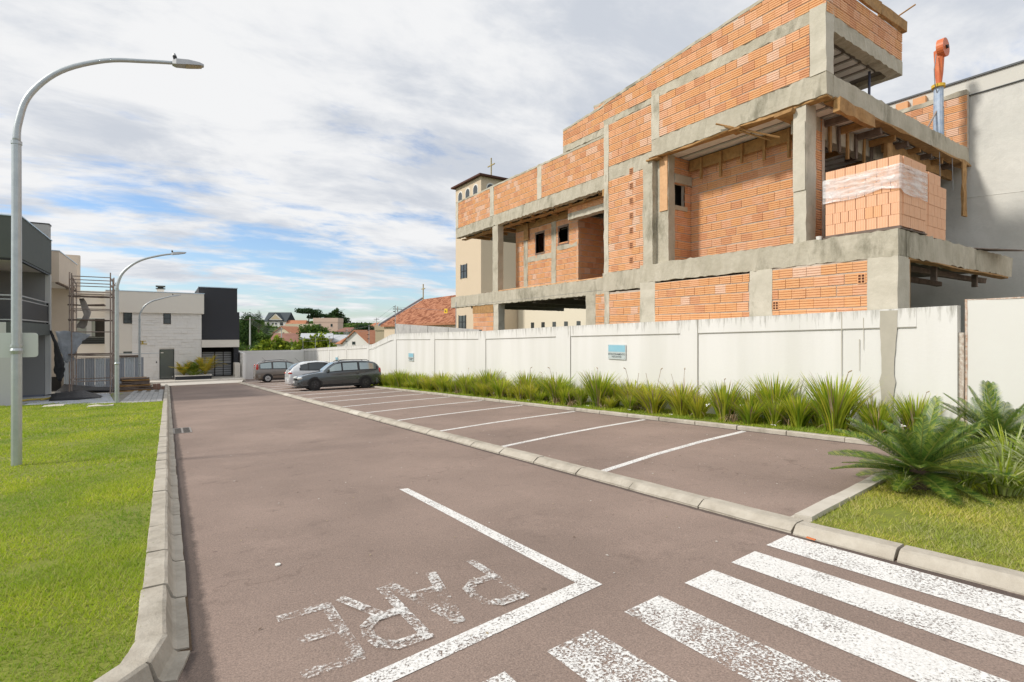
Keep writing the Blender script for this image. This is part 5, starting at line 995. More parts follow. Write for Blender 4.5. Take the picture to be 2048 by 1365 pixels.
part(t, 'wall', MB().box((-3.75, 48.05, ZP), (2.25, 48.3, 3.2)).box((2.05, 48.3, ZP), (2.25, 54, 3.2)).box((-3.75, 48.3, 4.5), (2.2, 54, 4.6)), wh)
hol = [(-2.72, -2.20, 2.36, 3.17), (-.26, .22, 2.36, 3.17), (-.52, .44, ZP, .42)]; ledge_stones(t, -2.2, 2.25, ZP, 3.17, 48.03, hol[1:])
for (a, b, c, d) in hol[:2]:
    w = part(t, 'window', MB().box((a, 48.0, c), (b, 48.03, c + .05)).box((a, 48.0, d - .05), (b, 48.03, d)).box((a, 48.0, c), (a + .05, 48.03, d)).box((b - .05, 48.0, c), (b, 48.03, d)).box((a + .05, 48.0, (c + d) / 2 - .015), (b - .05, 48.02, (c + d) / 2 + .015)), wf); part(w, 'pane', MB().box((a + .05, 48.01, c + .05), (b - .05, 48.03, d - .05)), glass_dark, loc=t.location)
dgl = mat('green_grey_glass', (.11, .125, .115), .12, spec=.8); w = part(t, 'door', MB().box((-.50, 48.0, ZP + .02), (.43, 48.03, .41)), wf); part(w, 'pane', MB().box((-.46, 47.985, ZP + .06), (.39, 48.0, .38)), dgl, loc=t.location); part(w, 'handle', MB().box((.30, 47.96, -1.75), (.36, 47.98, -1.68)), chrome, loc=t.location); part(w, 'notice', MB().box((-.43, 47.98, .12), (-.25, 47.985, .18)), soff, loc=t.location)
part(t, 'vent_grille', MB().box((-2.72, 48.02, .15), (-2.2, 48.05, .28)), gA); part(t, 'intercom', MB().box((-.73, 47.98, -.62), (-.66, 48.0, -.50)), black_pl)
ch = part(t, 'chimney', MB().box((-.70, 50, 4.5), (-.22, 50.4, 5.12)), wh); part(ch, 'chimney_cap', MB().box((-.78, 49.92, 5.32), (-.14, 50.48, 5.42)).box((-.72, 49.98, 5.12), (-.62, 50.4, 5.20)).box((-.78, 49.95, 5.16), (-.14, 50.45, 5.22)).box((-.66, 50.1, 5.2), (-.26, 50.3, 5.34)), gA, loc=t.location)
part(t, 'charcoal_block', MB().box((2.25, 49.0, 1.12), (5.02, 56, 3.40)).box((2.1, 49.0, 3.40), (4.86, 56, 5.36)), dk); part(t, 'block_cap', MB().box((2.06, 48.95, 5.36), (4.9, 56, 5.42)), capm)
part(t, 'porch_beam', MB().box((2.26, 47.9, .52), (4.9, 48.15, 1.10)).box((2.26, 48.15, .95), (4.9, 51, 1.10)), wh); part(t, 'porch_side', MB().box((4.55, 48.4, ZP), (4.9, 51, .95)), dk); part(t, 'porch_back', MB().box((2.26, 51, ZP), (5, 51.1, 1.1)), dark)
part(t, 'low_wall', MB().box((4.5, 47.2, ZP), (4.9, 48.4, -.75)), wh)
g = part(t, 'gate', MB().box((2.28, 48.95, .10), (4.45, 49.0, .18)).box((2.28, 48.95, ZP), (4.45, 49.0, ZP + .08)).box((2.28, 48.95, ZP), (2.34, 49.0, .18)).box((3.18, 48.95, ZP), (3.26, 49.0, .18)).box((4.39, 48.95, ZP), (4.45, 49.0, .18)).box((3.80, 48.95, ZP), (3.86, 49.0, .18)).box((2.34, 48.95, -.9), (4.4, 49.0, -.82)), black_pl)
for k in range(10):
    if k != 5: part(g, 'bar', MB().box((2.34, 48.96, ZP + .14 + k * .19), (4.39, 48.98, ZP + .18 + k * .19)), black_pl, loc=t.location)
part(g, 'backing', MB().box((2.3, 49.3, ZP), (4.44, 49.32, .12)), mat('frosted', (.62, .64, .66), .3), loc=t.location)
# the wing behind the scaffold
t = thing('cream_house_wing', 'cream house wing with a wide dark window band behind the scaffold', 'house', (-5, 48.6, ZP))
part(t, 'wall', MB().box((-9, 49.2, ZP), (-3.8, 49.4, 1.35)).box((-9, 49.2, 2.75), (-3.8, 49.4, 4.0)).box((-9, 49.25, 1.35), (-7.2, 49.4, 2.75)), wh); part(t, 'roof_edge', MB().box((-9, 49.1, 4.55), (-3.8, 49.4, 4.75)).box((-9, 49.3, 4.0), (-3.8, 49.5, 4.55)), wh)
part(t, 'recess', MB().box((-7.2, 50.0, 1.35), (-3.8, 50.1, 2.75)), dark); part(t, 'glass_panel', MB().box((-7.1, 49.6, 1.4), (-4.5, 49.63, 2.72)), mat('pale_glass', (.33, .36, .33), .15)); part(t, 'curtain', MB().box((-5.0, 49.55, 1.4), (-4.7, 49.58, 2.72)), gC); part(t, 'rail', MB().box((-7.2, 49.15, .85), (-3.8, 49.2, 1.34)), gA).location
for k in range(3): part(t, 'rail_slat', MB().box((-7.2, 49.10, .9 + k * .15), (-3.8, 49.14, .96 + k * .15)), black_pl)
part(t, 'pillar', MB().box((-3.8, 47.9, ZP), (-3.5, 49.4, 4.7)), wh)
# planter with palms
t = thing('planter', 'low charcoal planter with a pale rim in front of the white house door', 'planter', (1.8, 46.8, ZP)); part(t, 'box', MB().box((.50, 46.6, ZP), (2.85, 47.6, ZP + .26)), dk); part(t, 'rim', MB().box((.46, 46.56, ZP + .26), (2.89, 47.64, ZP + .32)), soff)

# ------------------------------------------------------------------ building site clutter at the left
def sc(p): return p
t = thing('scaffold', 'rusty tube scaffold tower with plank decks before the beige and cream houses', 'scaffold', (-4.4, 37, -1.8))
sx = [(-4.15, 35.2), (-2.55, 35.2), (-4.5, 37.4), (-2.6, 37.4), (-4.6, 39.6), (-2.7, 39.6), (-4.7, 41.8), (-2.75, 41.8)]
for i, (x, y) in enumerate(sx): part(t, 'standard', MB().tube([(x, y, gz(y) + .05), (x, y, 4.75 + (i % 3) * .12)], .032, 6), rust)
for z in (-.9, .45, 1.7, 2.9, 3.8, 4.25, 4.6):
    part(t, 'ledger', MB().tube([(-4.15, 35.2, z), (-2.55, 35.2, z)], .026, 5), rust); part(t, 'ledger', MB().tube([(-4.5, 37.4, z), (-2.6, 37.4, z)], .026, 5), rust)
    part(t, 'ledger', MB().tube([(-2.55, 35.2, z), (-2.75, 41.8, z)], .026, 5), rust); part(t, 'ledger', MB().tube([(-4.15, 35.2, z), (-4.7, 41.8, z)], .026, 5), rust)
for z in (.5, 2.3, 3.55):
    for k in range(3): part(t, 'plank', MB().rough((-4.3, 35.2 + k * .32, z), (-2.5, 35.48 + k * .32, z + .05), .4, .015), wood_grey)
part(t, 'plank', MB().rough((-4.6, 37.5, 3.2), (-3.0, 38.4, 3.27), .4, .02), wood_grey); part(t, 'brace', MB().tube([(-2.55, 35.2, -1.4), (-2.7, 39.6, 2.9)], .022, 5), rust)
cor = mat('corrugated_steel', (.52, .55, .60), .4, .5, noise=(1.5, .6, (.40, .43, .48)))
t = thing('steel_fence', 'corrugated galvanised steel sheet fence behind the scaffold and the middle lamp', 'fence', (-3, 43.4, -2))
for i in range(8):
    x0 = -5.5 + i * .52; prof = []
    for k in range(4): a = x0 + k * .125; prof += [(a, 43.40), (a + .04, 43.40), (a + .055, 43.45), (a + .105, 43.45)]
    prof += [(x0 + .50, 43.40)]; back = [(a, b + .012) for a, b in prof[::-1]]; part(t, 'panel', MB().prism(prof + back, 2, -2.1, .0 + random.gauss(0, .015)), cor if i % 3 else mat('corrugated_pale', (.66, .70, .74), .4, .4))
part(t, 'top_board', MB().rough((-2.9, 43.32, .02), (-1.5, 43.40, .16), .3, .01), wood_grey); part(t, 'top_board', MB().rough((-5.4, 43.3, .02), (-3.0, 43.36, .06), .3, .01), rust)
part(t, 'long_tube', MB().tube([(-4.6, 43.2, .25), (-.5, 43.1, .28)], .02, 5), galv)
t = thing('lumber_pile', 'pile of dark weathered boards beside the pavers at the end of the kerb', 'lumber', (-1.4, 37.4, -1.8))
for k in range(16):
    z = gz(37.4) + .07 + (k // 2) * .10; part(t, 'board', MB().rough((-2.35 + random.uniform(-.08, .08) + .02 * (k // 2), 37.2 + (k % 2) * .35, z), (-.75 + random.uniform(-.1, .1) - .03 * (k // 2), 37.5 + (k % 2) * .35, z + .07), .4, .012), wood_grey if k % 3 else wood)
t = thing('block_pile', 'small heap of brownish blocks beside the dark lumber pile', 'blocks', (-.5, 37.6, -1.75))
for k in range(5): part(t, 'block', MB().rough((-.72 + (k % 3) * .2, 37.5, gz(37.5) + .08 + (k // 3) * .17), (-.54 + (k % 3) * .2, 37.8, gz(37.5) + .24 + (k // 3) * .17), .1, .008), mat('block_brown', (.26, .16, .12), .9))
def rumple(name, label, pts_grid, m, cat, z0):
    vs = []; R_ = len(pts_grid); C_ = len(pts_grid[0]); mb = MB(); F_ = 4
    for i in range((R_ - 1) * F_ + 1):
        for j in range((C_ - 1) * F_ + 1):
            a, u = divmod(i, F_); b, v = divmod(j, F_); u /= F_; v /= F_; a2, b2 = min(a + 1, R_ - 1), min(b + 1, C_ - 1)
            p = (Vector(pts_grid[a][b]) * (1 - u) * (1 - v) + Vector(pts_grid[a2][b]) * u * (1 - v) + Vector(pts_grid[a][b2]) * (1 - u) * v + Vector(pts_grid[a2][b2]) * u * v)
            vs.append(p + Vector((random.gauss(0, .018), random.gauss(0, .03), abs(random.gauss(0, .022)))))
    W_ = (C_ - 1) * F_ + 1; H_ = (R_ - 1) * F_ + 1
    mb.add(vs, [(i * W_ + j, i * W_ + j + 1, (i + 1) * W_ + j + 1, (i + 1) * W_ + j) for i in range(H_ - 1) for j in range(W_ - 1)])
    t = thing(name, label, cat, z0); o = part(t, 'sheet', mb, m, smooth=True); s = o.modifiers.new('solid', 'SOLIDIFY'); s.thickness = .02; return t
g = lambda x, y, h: (x, y, gz(y) + .1 + h)
rumple('black_tarp', 'crumpled black tarp lying on the driveway slabs under the scaffold', [[g(-4.3, 30.0, .03), g(-3.3, 29.8, .05), g(-2.6, 30.6, .02)], [g(-4.4, 31.5, .25), g(-3.3, 31.4, .38), g(-2.6, 31.8, .03)], [g(-4.9, 32.6, .16), g(-3.7, 32.6, .18), g(-2.9, 32.8, .02)]], tarp_m, 'tarp', (-3.5, 32, -1.4))
rumple('black_cloth', 'black shade cloth heaped along the foot of the corrugated fence', [[g(-5.2, 38.0, .05), g(-3.6, 38.0, .05), g(-1.9, 37.9, .0)], [g(-5.0, 39.6, .45), g(-3.5, 39.8, .22), g(-1.9, 39.9, .10)], [g(-4.8, 41, .1), g(-3.5, 41, .1), g(-2.1, 41, .0)]], tarp_m, 'tarp', (-3.5, 39, -1.8))
rumple('hanging_cloth', 'long black cloth hanging down from the balcony corner of the grey house', [[(-4.98, 35.0, 1.75), (-4.88, 35.0, 1.7)], [(-4.86, 35.0, 1.1), (-4.66, 35.0, .95)], [(-4.80, 35.0, .3), (-4.42, 35.0, .1)], [(-4.80, 35.0, -.4), (-4.40, 35.0, -.3)], [(-4.66, 35.0, -.82), (-4.52, 35.0, -.85)]], tarp_m, 'cloth', (-4.7, 35, .4))
rumple('grey_net', 'grey plastic sheet slung between the grey house and the scaffold', [[(-4.85, 35.6, 1.72), (-4.2, 35.6, 1.7), (-3.4, 35.6, 1.55)], [(-4.7, 35.6, .9), (-4.25, 35.6, .95), (-3.75, 35.6, 1.2)], [(-4.45, 35.6, .05), (-4.15, 35.6, .12), (-4.0, 35.6, .7)]], tarp_g, 'tarp', (-4.3, 35.6, 1))
rumple('netting', 'dark net curtain draped on the upper scaffold beside the beige house', [[(-3.95, 36, 3.4), (-3.75, 36, 3.5)], [(-3.75, 36, 2.6), (-3.45, 36, 2.7)], [(-4.05, 36, 1.9), (-3.7, 36, 1.85)]], mat('net', (.40, .37, .35), .9), 'net', (-3.9, 36, 2.5))
t = thing('yellow_hose', 'yellow strap lying coiled on the driveway before the grey house', 'strap', (-5.2, 31, -1.3)); part(t, 'strand', MB().tube([g(-5.6, 30.2, .03), g(-5.1, 30.9, .08), g(-4.8, 31.3, .06), g(-4.4, 31.4, .1), g(-4.7, 30.9, .04)], .045, 6), mat('strap_y', (.5, .38, .08), .7))

# ------------------------------------------------------------------ plants
def blade_plant(seed, n, h, spread, mats, w=.014, droop=.5, segs=5, curve=None):
    rs = np.random.RandomState(seed); vs = []; fs = []; mi = []
    for i in range(n):
        a = rs.uniform(0, 2 * PI); r0 = abs(rs.normal(0, .06)); L_ = h * rs.uniform(.55, 1.1); ln = spread * rs.uniform(.15, 1.0) ** .8; dr = droop * rs.uniform(.1, 1.3); d = np.array([math.cos(a), math.sin(a)]); px_, py_ = -d[1], d[0]; b = len(vs); tw = rs.uniform(-.6, .6)
        for k in range(segs + 1):
            u = k / segs; rr = r0 + ln * L_ * (u ** 1.4); z = L_ * (u - dr * .45 * u ** 2.6 * (ln + .2)); ww = w * (1 - u) ** .55 * (.75 + .5 * u) + .0008; c = math.cos(tw); s_ = math.sin(tw)
            ox, oy = px_ * c - d[0] * s_, py_ * c - d[1] * s_
            x, y = d * rr; vs += [(x - ox * ww, y - oy * ww, max(z, .0)), (x + ox * ww, y + oy * ww, max(z, .0))]
        m_ = rs.choice(len(mats), p=[.68, .22, .10] if len(mats) == 3 else None)
        for k in range(segs): fs.append((b + 2 * k, b + 2 * k + 1, b + 2 * k + 3, b + 2 * k + 2)); mi.append(m_)
    me = bpy.data.meshes.new('leaves'); me.from_pydata(vs, [], fs); [me.materials.append(x) for x in mats]; me.polygons.foreach_set('material_index', mi); return me
iris_g = mat('iris_leaf', (.1, .2, .02), .5, random_island=[(.16, .28, .025), (.32, .44, .035), (.50, .58, .05), (.22, .36, .025), (.62, .64, .10)], trans=.5)
iris_y = mat('iris_leaf_yellow', (.4, .4, .04), .55, random_island=[(.50, .54, .05), (.64, .60, .08), (.42, .50, .05)], trans=.5)
iris_d = mat('iris_leaf_dry', (.4, .3, .2), .8, random_island=[(.42, .34, .22), (.30, .20, .13), (.5, .42, .3)], trans=.2)
petal = mat('white_petal', (.85, .85, .82), .6, trans=.2)
variants = [blade_plant(s, n, h, sp, [iris_g, iris_y, iris_d]) for s, n, h, sp in ((1, 330, .92, .62), (2, 300, .84, .75), (3, 360, .98, .55), (4, 280, .74, .85), (5, 320, .88, .66))]
vary = [blade_plant(s, n, h, sp, [iris_y, iris_g, iris_d]) for s, n, h, sp in ((11, 290, .78, .75), (12, 310, .72, .85), (13, 270, .84, .65))]
fl = MB(); 
for a in range(3):
    an = a * 2.09; fl.add([(0, 0, 0), (.045 * math.cos(an - .5), .045 * math.sin(an - .5), .012), (.06 * math.cos(an), .06 * math.sin(an), .0), (.045 * math.cos(an + .5), .045 * math.sin(an + .5), .012)], [(0, 1, 2, 3)])
fl_me = fl.mesh('flower', petal); stem_me = MB().tube([(0, 0, 0), (.05, .02, .5), (.16, .05, 1.02)], .004, 4).tube([(.16, .05, 1.02), (.2, .08, 1.05)], .010, 5).tube([(0, 0, 0), (-.06, .05, .45), (-.12, .14, .93)], .004, 4).mesh('seed_stalk', iris_d)
def iris_label(yellow, x, y):
    zone = ['behind the sago palms', 'below the mortar stain on the wall', 'just left of the mortar stain', 'left of the first wall joint', 'under the large parking sign', 'left of the large parking sign', 'between the two nearer signs', 'at the middle of the long bed', 'nearer the dark wagon', 'beside the tail of the dark wagon', 'beyond the dark wagon'][int(np.searchsorted([4.0, 5.0, 6.6, 8.6, 11.4, 13.6, 16.5, 20.5, 25, 30], y))]
    return ('yellowish' if yellow else 'dark green') + ' strappy leaf clump ' + ('near the kerb ' if x < 10.2 else 'against the white wall ') + zone
y = 3.55; k = 0
while y < 46:
    yellow = (math.sin(y * .9) + random.gauss(0, .5)) > .35 and k > 3
    big = y < 9 or random.random() < .4
    x = random.uniform(9.95, 10.15) if k % 2 else random.uniform(10.3, 10.6); t = thing('iris_clump', iris_label(yellow, x, y), 'plant', (x, y, gz(y) + .05), random.uniform(0, 6.28), group='iris clumps along the white wall' if not yellow else 'yellowish iris clumps along the white wall')
    s = random.choice((.6, .72, .82, .92, 1.02, 1.1)) * (1.05 if big else .88) * (.93 if y < 4.5 else 1); t.scale = (s * 1.08, s * 1.08, s * .92)
    obj('leaves', random.choice(vary if yellow else variants), t)
    if y < 20 and random.random() < .5: obj('seed_stalk', stem_me, t)
    if random.random() < .45 and y < 26:
        o = obj('flower', fl_me, t); o.location = (random.uniform(-.3, .3), random.uniform(-.3, .3), random.uniform(.2, .62)); o.rotation_euler = (random.uniform(-.8, .8), random.uniform(-.8, .8), 0)
    y += random.choice((.20, .26, .32, .42)) * (1 if y < 22 else 1.2); k += 1
dead = blade_plant(77, 26, .5, 1.5, [iris_d], w=.010, droop=2.0)
for i in range(16):
    y = 3.8 + i * 1.0 + random.uniform(-.3, .3); x = random.uniform(9.8, 10.3); t = thing('dry_leaf_tuft', 'dry brown sagging leaves between the clumps ' + iris_label(True, 10, y).split('near the kerb ')[1], 'dry leaves', (x, y, gz(y) + .05), random.uniform(0, 6), group='dry leaf tufts in the bed'); obj('leaves', dead, t)
for i, (x, y) in enumerate(((9.62, 5.55), (9.65, 8.0), (9.7, 10.9), (9.66, 13.7), (9.75, 9.4))):
    t = thing('fallen_flower', 'white flower lying on the grass edge of the bed along the far kerb', 'flower', (x, y, gz(y) + .13), group='fallen white flowers by the far kerb'); obj('petals', fl_me, t)

cy_m = mat('cycad_leaflet', (.05, .1, .02), .38, random_island=[(.045, .11, .018), (.08, .17, .025), (.15, .25, .035), (.32, .38, .06)], trans=.3, spec=.5)
cy_r = mat('cycad_rachis', (.22, .25, .05), .6)
def frond_mesh(seed, L_, rise, droop):
    rs = np.random.RandomState(seed); mb = MB(); n = 46; pts = []
    for i in range(n + 1):
        u = i / n; pts.append(Vector((L_ * (u * math.cos(rise) + .0), 0, L_ * (u * math.sin(rise) - droop * u * u))))
    mb.tube(pts[::3] + [pts[-1]], [.009 * (1 - .7 * j / 16) for j in range(len(pts[::3]) + 1)], 5, 1)
    for i in range(5, n + 1):
        u = i / n; ll = .145 * L_ / .9 * math.sin(PI * min(1, .12 + u * .86)) ** .6 + .02; p = pts[i]; tg = (pts[i] - pts[i - 1]).normalized()
        for s in (-1, 1):
            d = (tg * .75 + Vector((0, s * 1.0, 0)) + Vector((0, 0, .38 - .25 * u))).normalized(); q = p + d * ll * rs.uniform(.9, 1.08); mid = p + d * ll * .5 + Vector((0, 0, .012)); w = tg * .0072
            mb.add([p - w, p + w, mid + w, mid - w], [(0, 1, 2, 3)]); mb.add([mid - w, mid + w, q], [(0, 1, 2)])
    me = bpy.data.meshes.new('frond'); me.from_pydata(mb.v, [], mb.f); me.materials.append(cy_m); me.materials.append(cy_r); me.polygons.foreach_set('material_index', mb.m); return me
fr = {(lv, s): frond_mesh(s + lv * 10, L_, rise, dr) for lv, (L_, rise, dr) in enumerate(((1.0, 1.15, .12), (1.08, .82, .16), (1.08, .48, .2), (.98, .14, .2))) for s in range(3)}
def cycad(label, x, y, s):
    t = thing('sago_palm', label, 'palm', (x, y, gz(y) + .09)); t.scale = (s, s, s)
    o = obj('trunk', MB().tube([(0, 0, -.05), (0, 0, .1), (0, 0, .24)], [.13, .15, .10], 10).mesh('trunk', bark), t)
    for lv, n in enumerate((4, 14, 20, 18)):
        for i in range(n):
            f = obj('frond', fr[(lv, random.randrange(3))], t); f.rotation_euler = (random.uniform(-.25, .25), random.uniform(-.12, .12), 2 * PI * (i + .5 * (lv % 2)) / n + random.uniform(-.15, .15)); f.location = (0, 0, .22 - lv * .03); q = random.uniform(.85, 1.1); f.scale = (q, q, q)
    return t
cycad('front dark green sago palm spreading over the end of the pale kerb', 6.74, 2.28, .82)
cycad('rear sago palm in front of the steel hoarding, behind the front one', 9.4, 2.3, .86)
var_m = mat('variegated_leaf', (.5, .55, .25), .55, random_island=[(.56, .62, .30), (.70, .72, .44), (.42, .52, .16), (.64, .68, .34)], trans=.45)
vm = [blade_plant(31 + i, 230, .52, 1.05, [var_m, iris_g], w=.011, droop=1.3, segs=6) for i in range(3)]
for i, (x, y, s) in enumerate(((6.98, 1.66, .95), (7.45, 1.35, 1.3), (6.85, 1.9, .5), (6.35, 2.3, .45), (8.2, 1.9, 1.15), (8.6, 1.2, 1.25))):
    t = thing('variegated_grass', ['pale variegated grass tuft right of the front sago palm', 'large pale variegated grass clump at the right edge of the photo', 'low pale tuft under the right side of the front sago palm', 'small pale tuft at the left foot of the front sago palm', 'pale arching clump between the two sago palms', 'pale clump farthest to the right behind the lawn'][i], 'plant', (x, y, gz(y) + .08), random.uniform(0, 6)); t.scale = (s, s, s); obj('leaves', vm[i % 3], t)

# planter palms: small arching feather leaves
pl_g = mat('areca_green', (.10, .17, .03), .5, random_island=[(.12, .22, .03), (.22, .32, .04), (.40, .38, .05)], trans=.3); pl_o = mat('areca_orange', (.5, .25, .02), .5, random_island=[(.58, .46, .05), (.50, .36, .04), (.42, .46, .05)], trans=.3)
def areca(label, x, y, z, h, m, n=16):
    t = thing('areca_palm', label, 'palm', (x, y, z)); rs = np.random.RandomState(int(x * 100))
    for i in range(n):
        a = rs.uniform(0, 2 * PI); L_ = h * rs.uniform(.7, 1.1); sp = rs.uniform(.25, .75); mb = MB(); P = []
        for k in range(15): u = k / 14; P.append(Vector((math.cos(a) * L_ * sp * u, math.sin(a) * L_ * sp * u, L_ * (u * .95 - .45 * u * u * sp * 1.6))))
        mb.tube(P[::2], .008, 4)
        for k in range(3, 15):
            tg = (P[k] - P[k - 1]).normalized(); sd = tg.cross(Vector((0, 0, 1))).normalized()
            for s in (-1, 1): d = (tg + sd * s * .9 + Vector((0, 0, -.15))).normalized() * .34; w = tg * .034; mb.add([P[k] - w, P[k] + w, P[k] + d], [(0, 1, 2)])
        me = bpy.data.meshes.new('frond'); me.from_pydata(mb.v, [], mb.f); me.materials.append(m); obj('frond', me, t)
for i, (x, z, h, m, n) in enumerate(((1.05, 0, 1.35, pl_o, 18), (1.65, 0, 1.25, pl_g, 34), (2.45, 0, 2.0, pl_o, 30))): areca(['yellow tinged feather palm at the left end of the low planter', 'dark green bushy palm in the middle of the low planter', 'taller golden yellow feather palm at the right end of the planter'][i], x, 47.1, ZP + .28, h, m, n)
t = thing('border_plant', 'pale low ground plants filling the planter under the palms', 'plant', (1.7, 46.9, ZP + .3)); o = obj('leaves', vm[0], t); o.scale = (2.4, 1.0, .9)
t = thing('weed', 'small orange leaf lying on the kerb beside the first crosswalk stripe', 'leaf', (4.40, 2.23, -.08)); obj('blade', MB().box((-.012, -.04, 0), (.012, .03, .007)).mesh('blade', mat('leaf_orange', (.6, .17, .05), .7)), t)
for i, (x, y) in enumerate(((1.2, 6.05),)):
    t = thing('white_pebble', 'small white petal lying alone on the asphalt left of the centre line', 'petal', (.72, 4.42, gz(4.42) + .004)); obj('petal', MB().disc((0, 0, .004), .022, 2, .008, 7).mesh('petal', petal), t)

# ------------------------------------------------------------------ church
ch_m = mat('church_render', (.66, .54, .40), .9, noise=(.6, .3, (.60, .49, .36))); tile = mat('clay_tile', (.34, .13, .065), .9, noise=(1.1, .8, (.48, .23, .13))); tile_d = mat('dark_tile', (.10, .045, .035), .85)
gold = mat('cross_wood', (.42, .34, .16), .7)
t = thing('church_tower', 'beige square bell tower with arched windows and a hipped brown roof behind the brick building', 'church tower', (23.1, 40, -2))
part(t, 'wall', MB().box((23.1, 40, -2.5), (28.1, 44.85, 15.5)), ch_m)
rf = part(t, 'roof', MB().add([(22.75, 39.6, 15.5), (28.4, 39.6, 15.5), (28.4, 45.2, 15.5), (22.75, 45.2, 15.5), (25.6, 42.4, 16.4), (22.75, 39.6, 15.65), (28.4, 39.6, 15.65), (28.4, 45.2, 15.65), (22.75, 45.2, 15.65)], [(0, 3, 2, 1), (0, 1, 6, 5), (1, 2, 7, 6), (2, 3, 8, 7), (3, 0, 5, 8), (5, 6, 4), (6, 7, 4), (7, 8, 4), (8, 5, 4)]), tile_d)
def arch(parent, face, c, z, w, h, plane):
    mb = MB(); pts = [(c - w / 2, z), (c + w / 2, z)] + [(c + w / 2 * math.cos(a), z + h - w / 2 + w / 2 * math.sin(a)) for a in np.linspace(0, PI, 9)]
    mb.prism(pts, 0 if face == 'W' else 1, plane - .03, plane - .005); o = part(parent, 'arched_window', mb, glass_dark)
    big = [(c + (p[0] - c) * 1.22, z + (p[1] - z) * 1.06) for p in pts]; part(o, 'window_frame', MB().prism(big, 0 if face == 'W' else 1, plane - .02, plane + .01), soff, loc=parent.location)
for c in (41.0, 42.45, 43.9): arch(t, 'W', c, 12.9, .75, 2.05, 23.1)
for c in (24.1, 25.6, 27.1): arch(t, 'S', c, 12.9, .75, 2.05, 40)
for y0, z0, w, h in ((42.6, 6.8, 1.1, 1.25), (42.8, 2.1, 1.3, 1.2)): 
    o = part(t, 'window', MB().box((23.06, y0, z0), (23.09, y0 + w, z0 + h)), glass_dark); part(o, 'window_frame', MB().box((23.03, y0 + w / 2 - .03, z0), (23.06, y0 + w / 2 + .03, z0 + h)).box((23.03, y0, z0 + h * .5 - .03), (23.06, y0 + w, z0 + h * .5 + .03)).box((23.03, y0 - .06, z0 - .06), (23.07, y0, z0 + h + .06)).box((23.03, y0 + w, z0 - .06), (23.07, y0 + w + .06, z0 + h + .06)), black_pl, loc=t.location)
def cross(label, x, y, z, h, w, s):
    t = thing('cross', label, 'cross', (x, y, z)); part(t, 'post', MB().box((x - s, y - s, z - .4), (x + s, y + s, z + h)), gold); part(t, 'arm', MB().box((x - s * .9, y - w / 2, z + h * .62), (x + s * .9, y - s - .003, z + h * .62 + 2 * s)).box((x - s * .9, y + s + .003, z + h * .62), (x + s * .9, y + w / 2, z + h * .62 + 2 * s)), gold)
cross('tall golden cross on the roof of the church tower', 25.6, 42.4, 16.30, 1.95, 1.25, .045)
t = thing('church_nave', 'beige church nave with a broad orange clay tile roof left of the tower', 'church', (25, 55, -2.5))
part(t, 'wall', MB().box((25.0, 44.9, -4), (25.3, 70, 2.9)).box((25.3, 69.6, -4), (38, 70, 2.9)), ch_m)
# roof slope towards the road, laid in rows of pantiles
X0, Z0, X1, Z1, YA, YB = 24.6, 2.75, 31.0, 6.55, 44.9, 70.4
part(t, 'roof', MB().add([(X0, YA, Z0), (X0, YB, Z0), (X1, YB, Z1), (X1, YA, Z1), (X0, YA, Z0 - .2), (X0, YB, Z0 - .2), (X1, YB, Z1 - .3), (X1, YA, Z1 - .3), (37.5, YA, Z0), (37.5, YB, Z0)], [(0, 1, 2, 3), (4, 7, 6, 5), (0, 4, 5, 1), (1, 5, 6, 2), (0, 3, 7, 4), (2, 9, 8, 3)]), tile)
cn = 0; rng = random.Random(3); big = MB(); nr = 26; nc = 60
for r in range(nr):
    for c in range(nc):
        u0 = r / nr; y0 = YA + (YB - YA) * c / nc; w = (YB - YA) / nc; a = (X0 + (X1 - X0) * u0, Z0 + (Z1 - Z0) * u0); b = (X0 + (X1 - X0) * (u0 + 1.1 / nr), Z0 + (Z1 - Z0) * (u0 + 1.1 / nr)); h = .09 + rng.gauss(0, .012)
        big.add([(a[0], y0 + .02, a[1] + .01), (a[0], y0 + w * .3, a[1] + h), (a[0], y0 + w * .7, a[1] + h), (a[0], y0 + w - .02, a[1] + .01), (b[0], y0 + .02, b[1]), (b[0], y0 + w * .3, b[1] + .05), (b[0], y0 + w * .7, b[1] + .05), (b[0], y0 + w - .02, b[1])], [(0, 1, 5, 4), (1, 2, 6, 5), (2, 3, 7, 6), (0, 3, 2, 1)], rng.randrange(3))
tl2 = mat('clay_tile_pale', (.46, .21, .12), .9); tl3 = mat('clay_tile_dark', (.25, .09, .045), .9)
part(t, 'roof_tiles', big, [tile, tl2, tl3])['kind'] = 'stuff'
part(t, 'verge', MB().add([(X0 - .2, YB, Z0 - .1), (X0 - .2, YB + .45, Z0 - .1), (X1, YB + .45, Z1 + .12), (X1, YB, Z1 + .12), (X0 - .2, YB, Z0 + .18), (X0 - .2, YB + .45, Z0 + .18), (X1, YB + .45, Z1 + .4), (X1, YB, Z1 + .4)], [(0, 1, 2, 3), (7, 6, 5, 4), (0, 4, 5, 1), (1, 5, 6, 2), (2, 6, 7, 3), (3, 7, 4, 0)]), mat('lead_grey', (.26, .28, .31), .6))
cross('pale green grey cross on the gable end of the church nave roof', 30.9, 70.2, 6.8, 2.0, 1.15, .06)
t = thing('parish_hall', 'low cream parish building seen through the open ground floor of the brick building', 'building', (27, 36, -2)); part(t, 'wall', MB().box((27, 24, -3), (27.3, 39.9, 5.4)), mat('cream_light', (.74, .67, .54), .9)); part(t, 'band', MB().box((26.95, 24, 1.25), (27.0, 39.9, 1.6)), ch_m)
for k in range(9):
    yy = 25 + k * 1.55; o = part(t, 'window', MB().box((26.97, yy, -.6), (26.995, yy + .55, 1.0)), glass_dark); part(t, 'window', MB().box((26.97, yy, 1.9), (26.995, yy + .45, 2.6)), glass_dark)

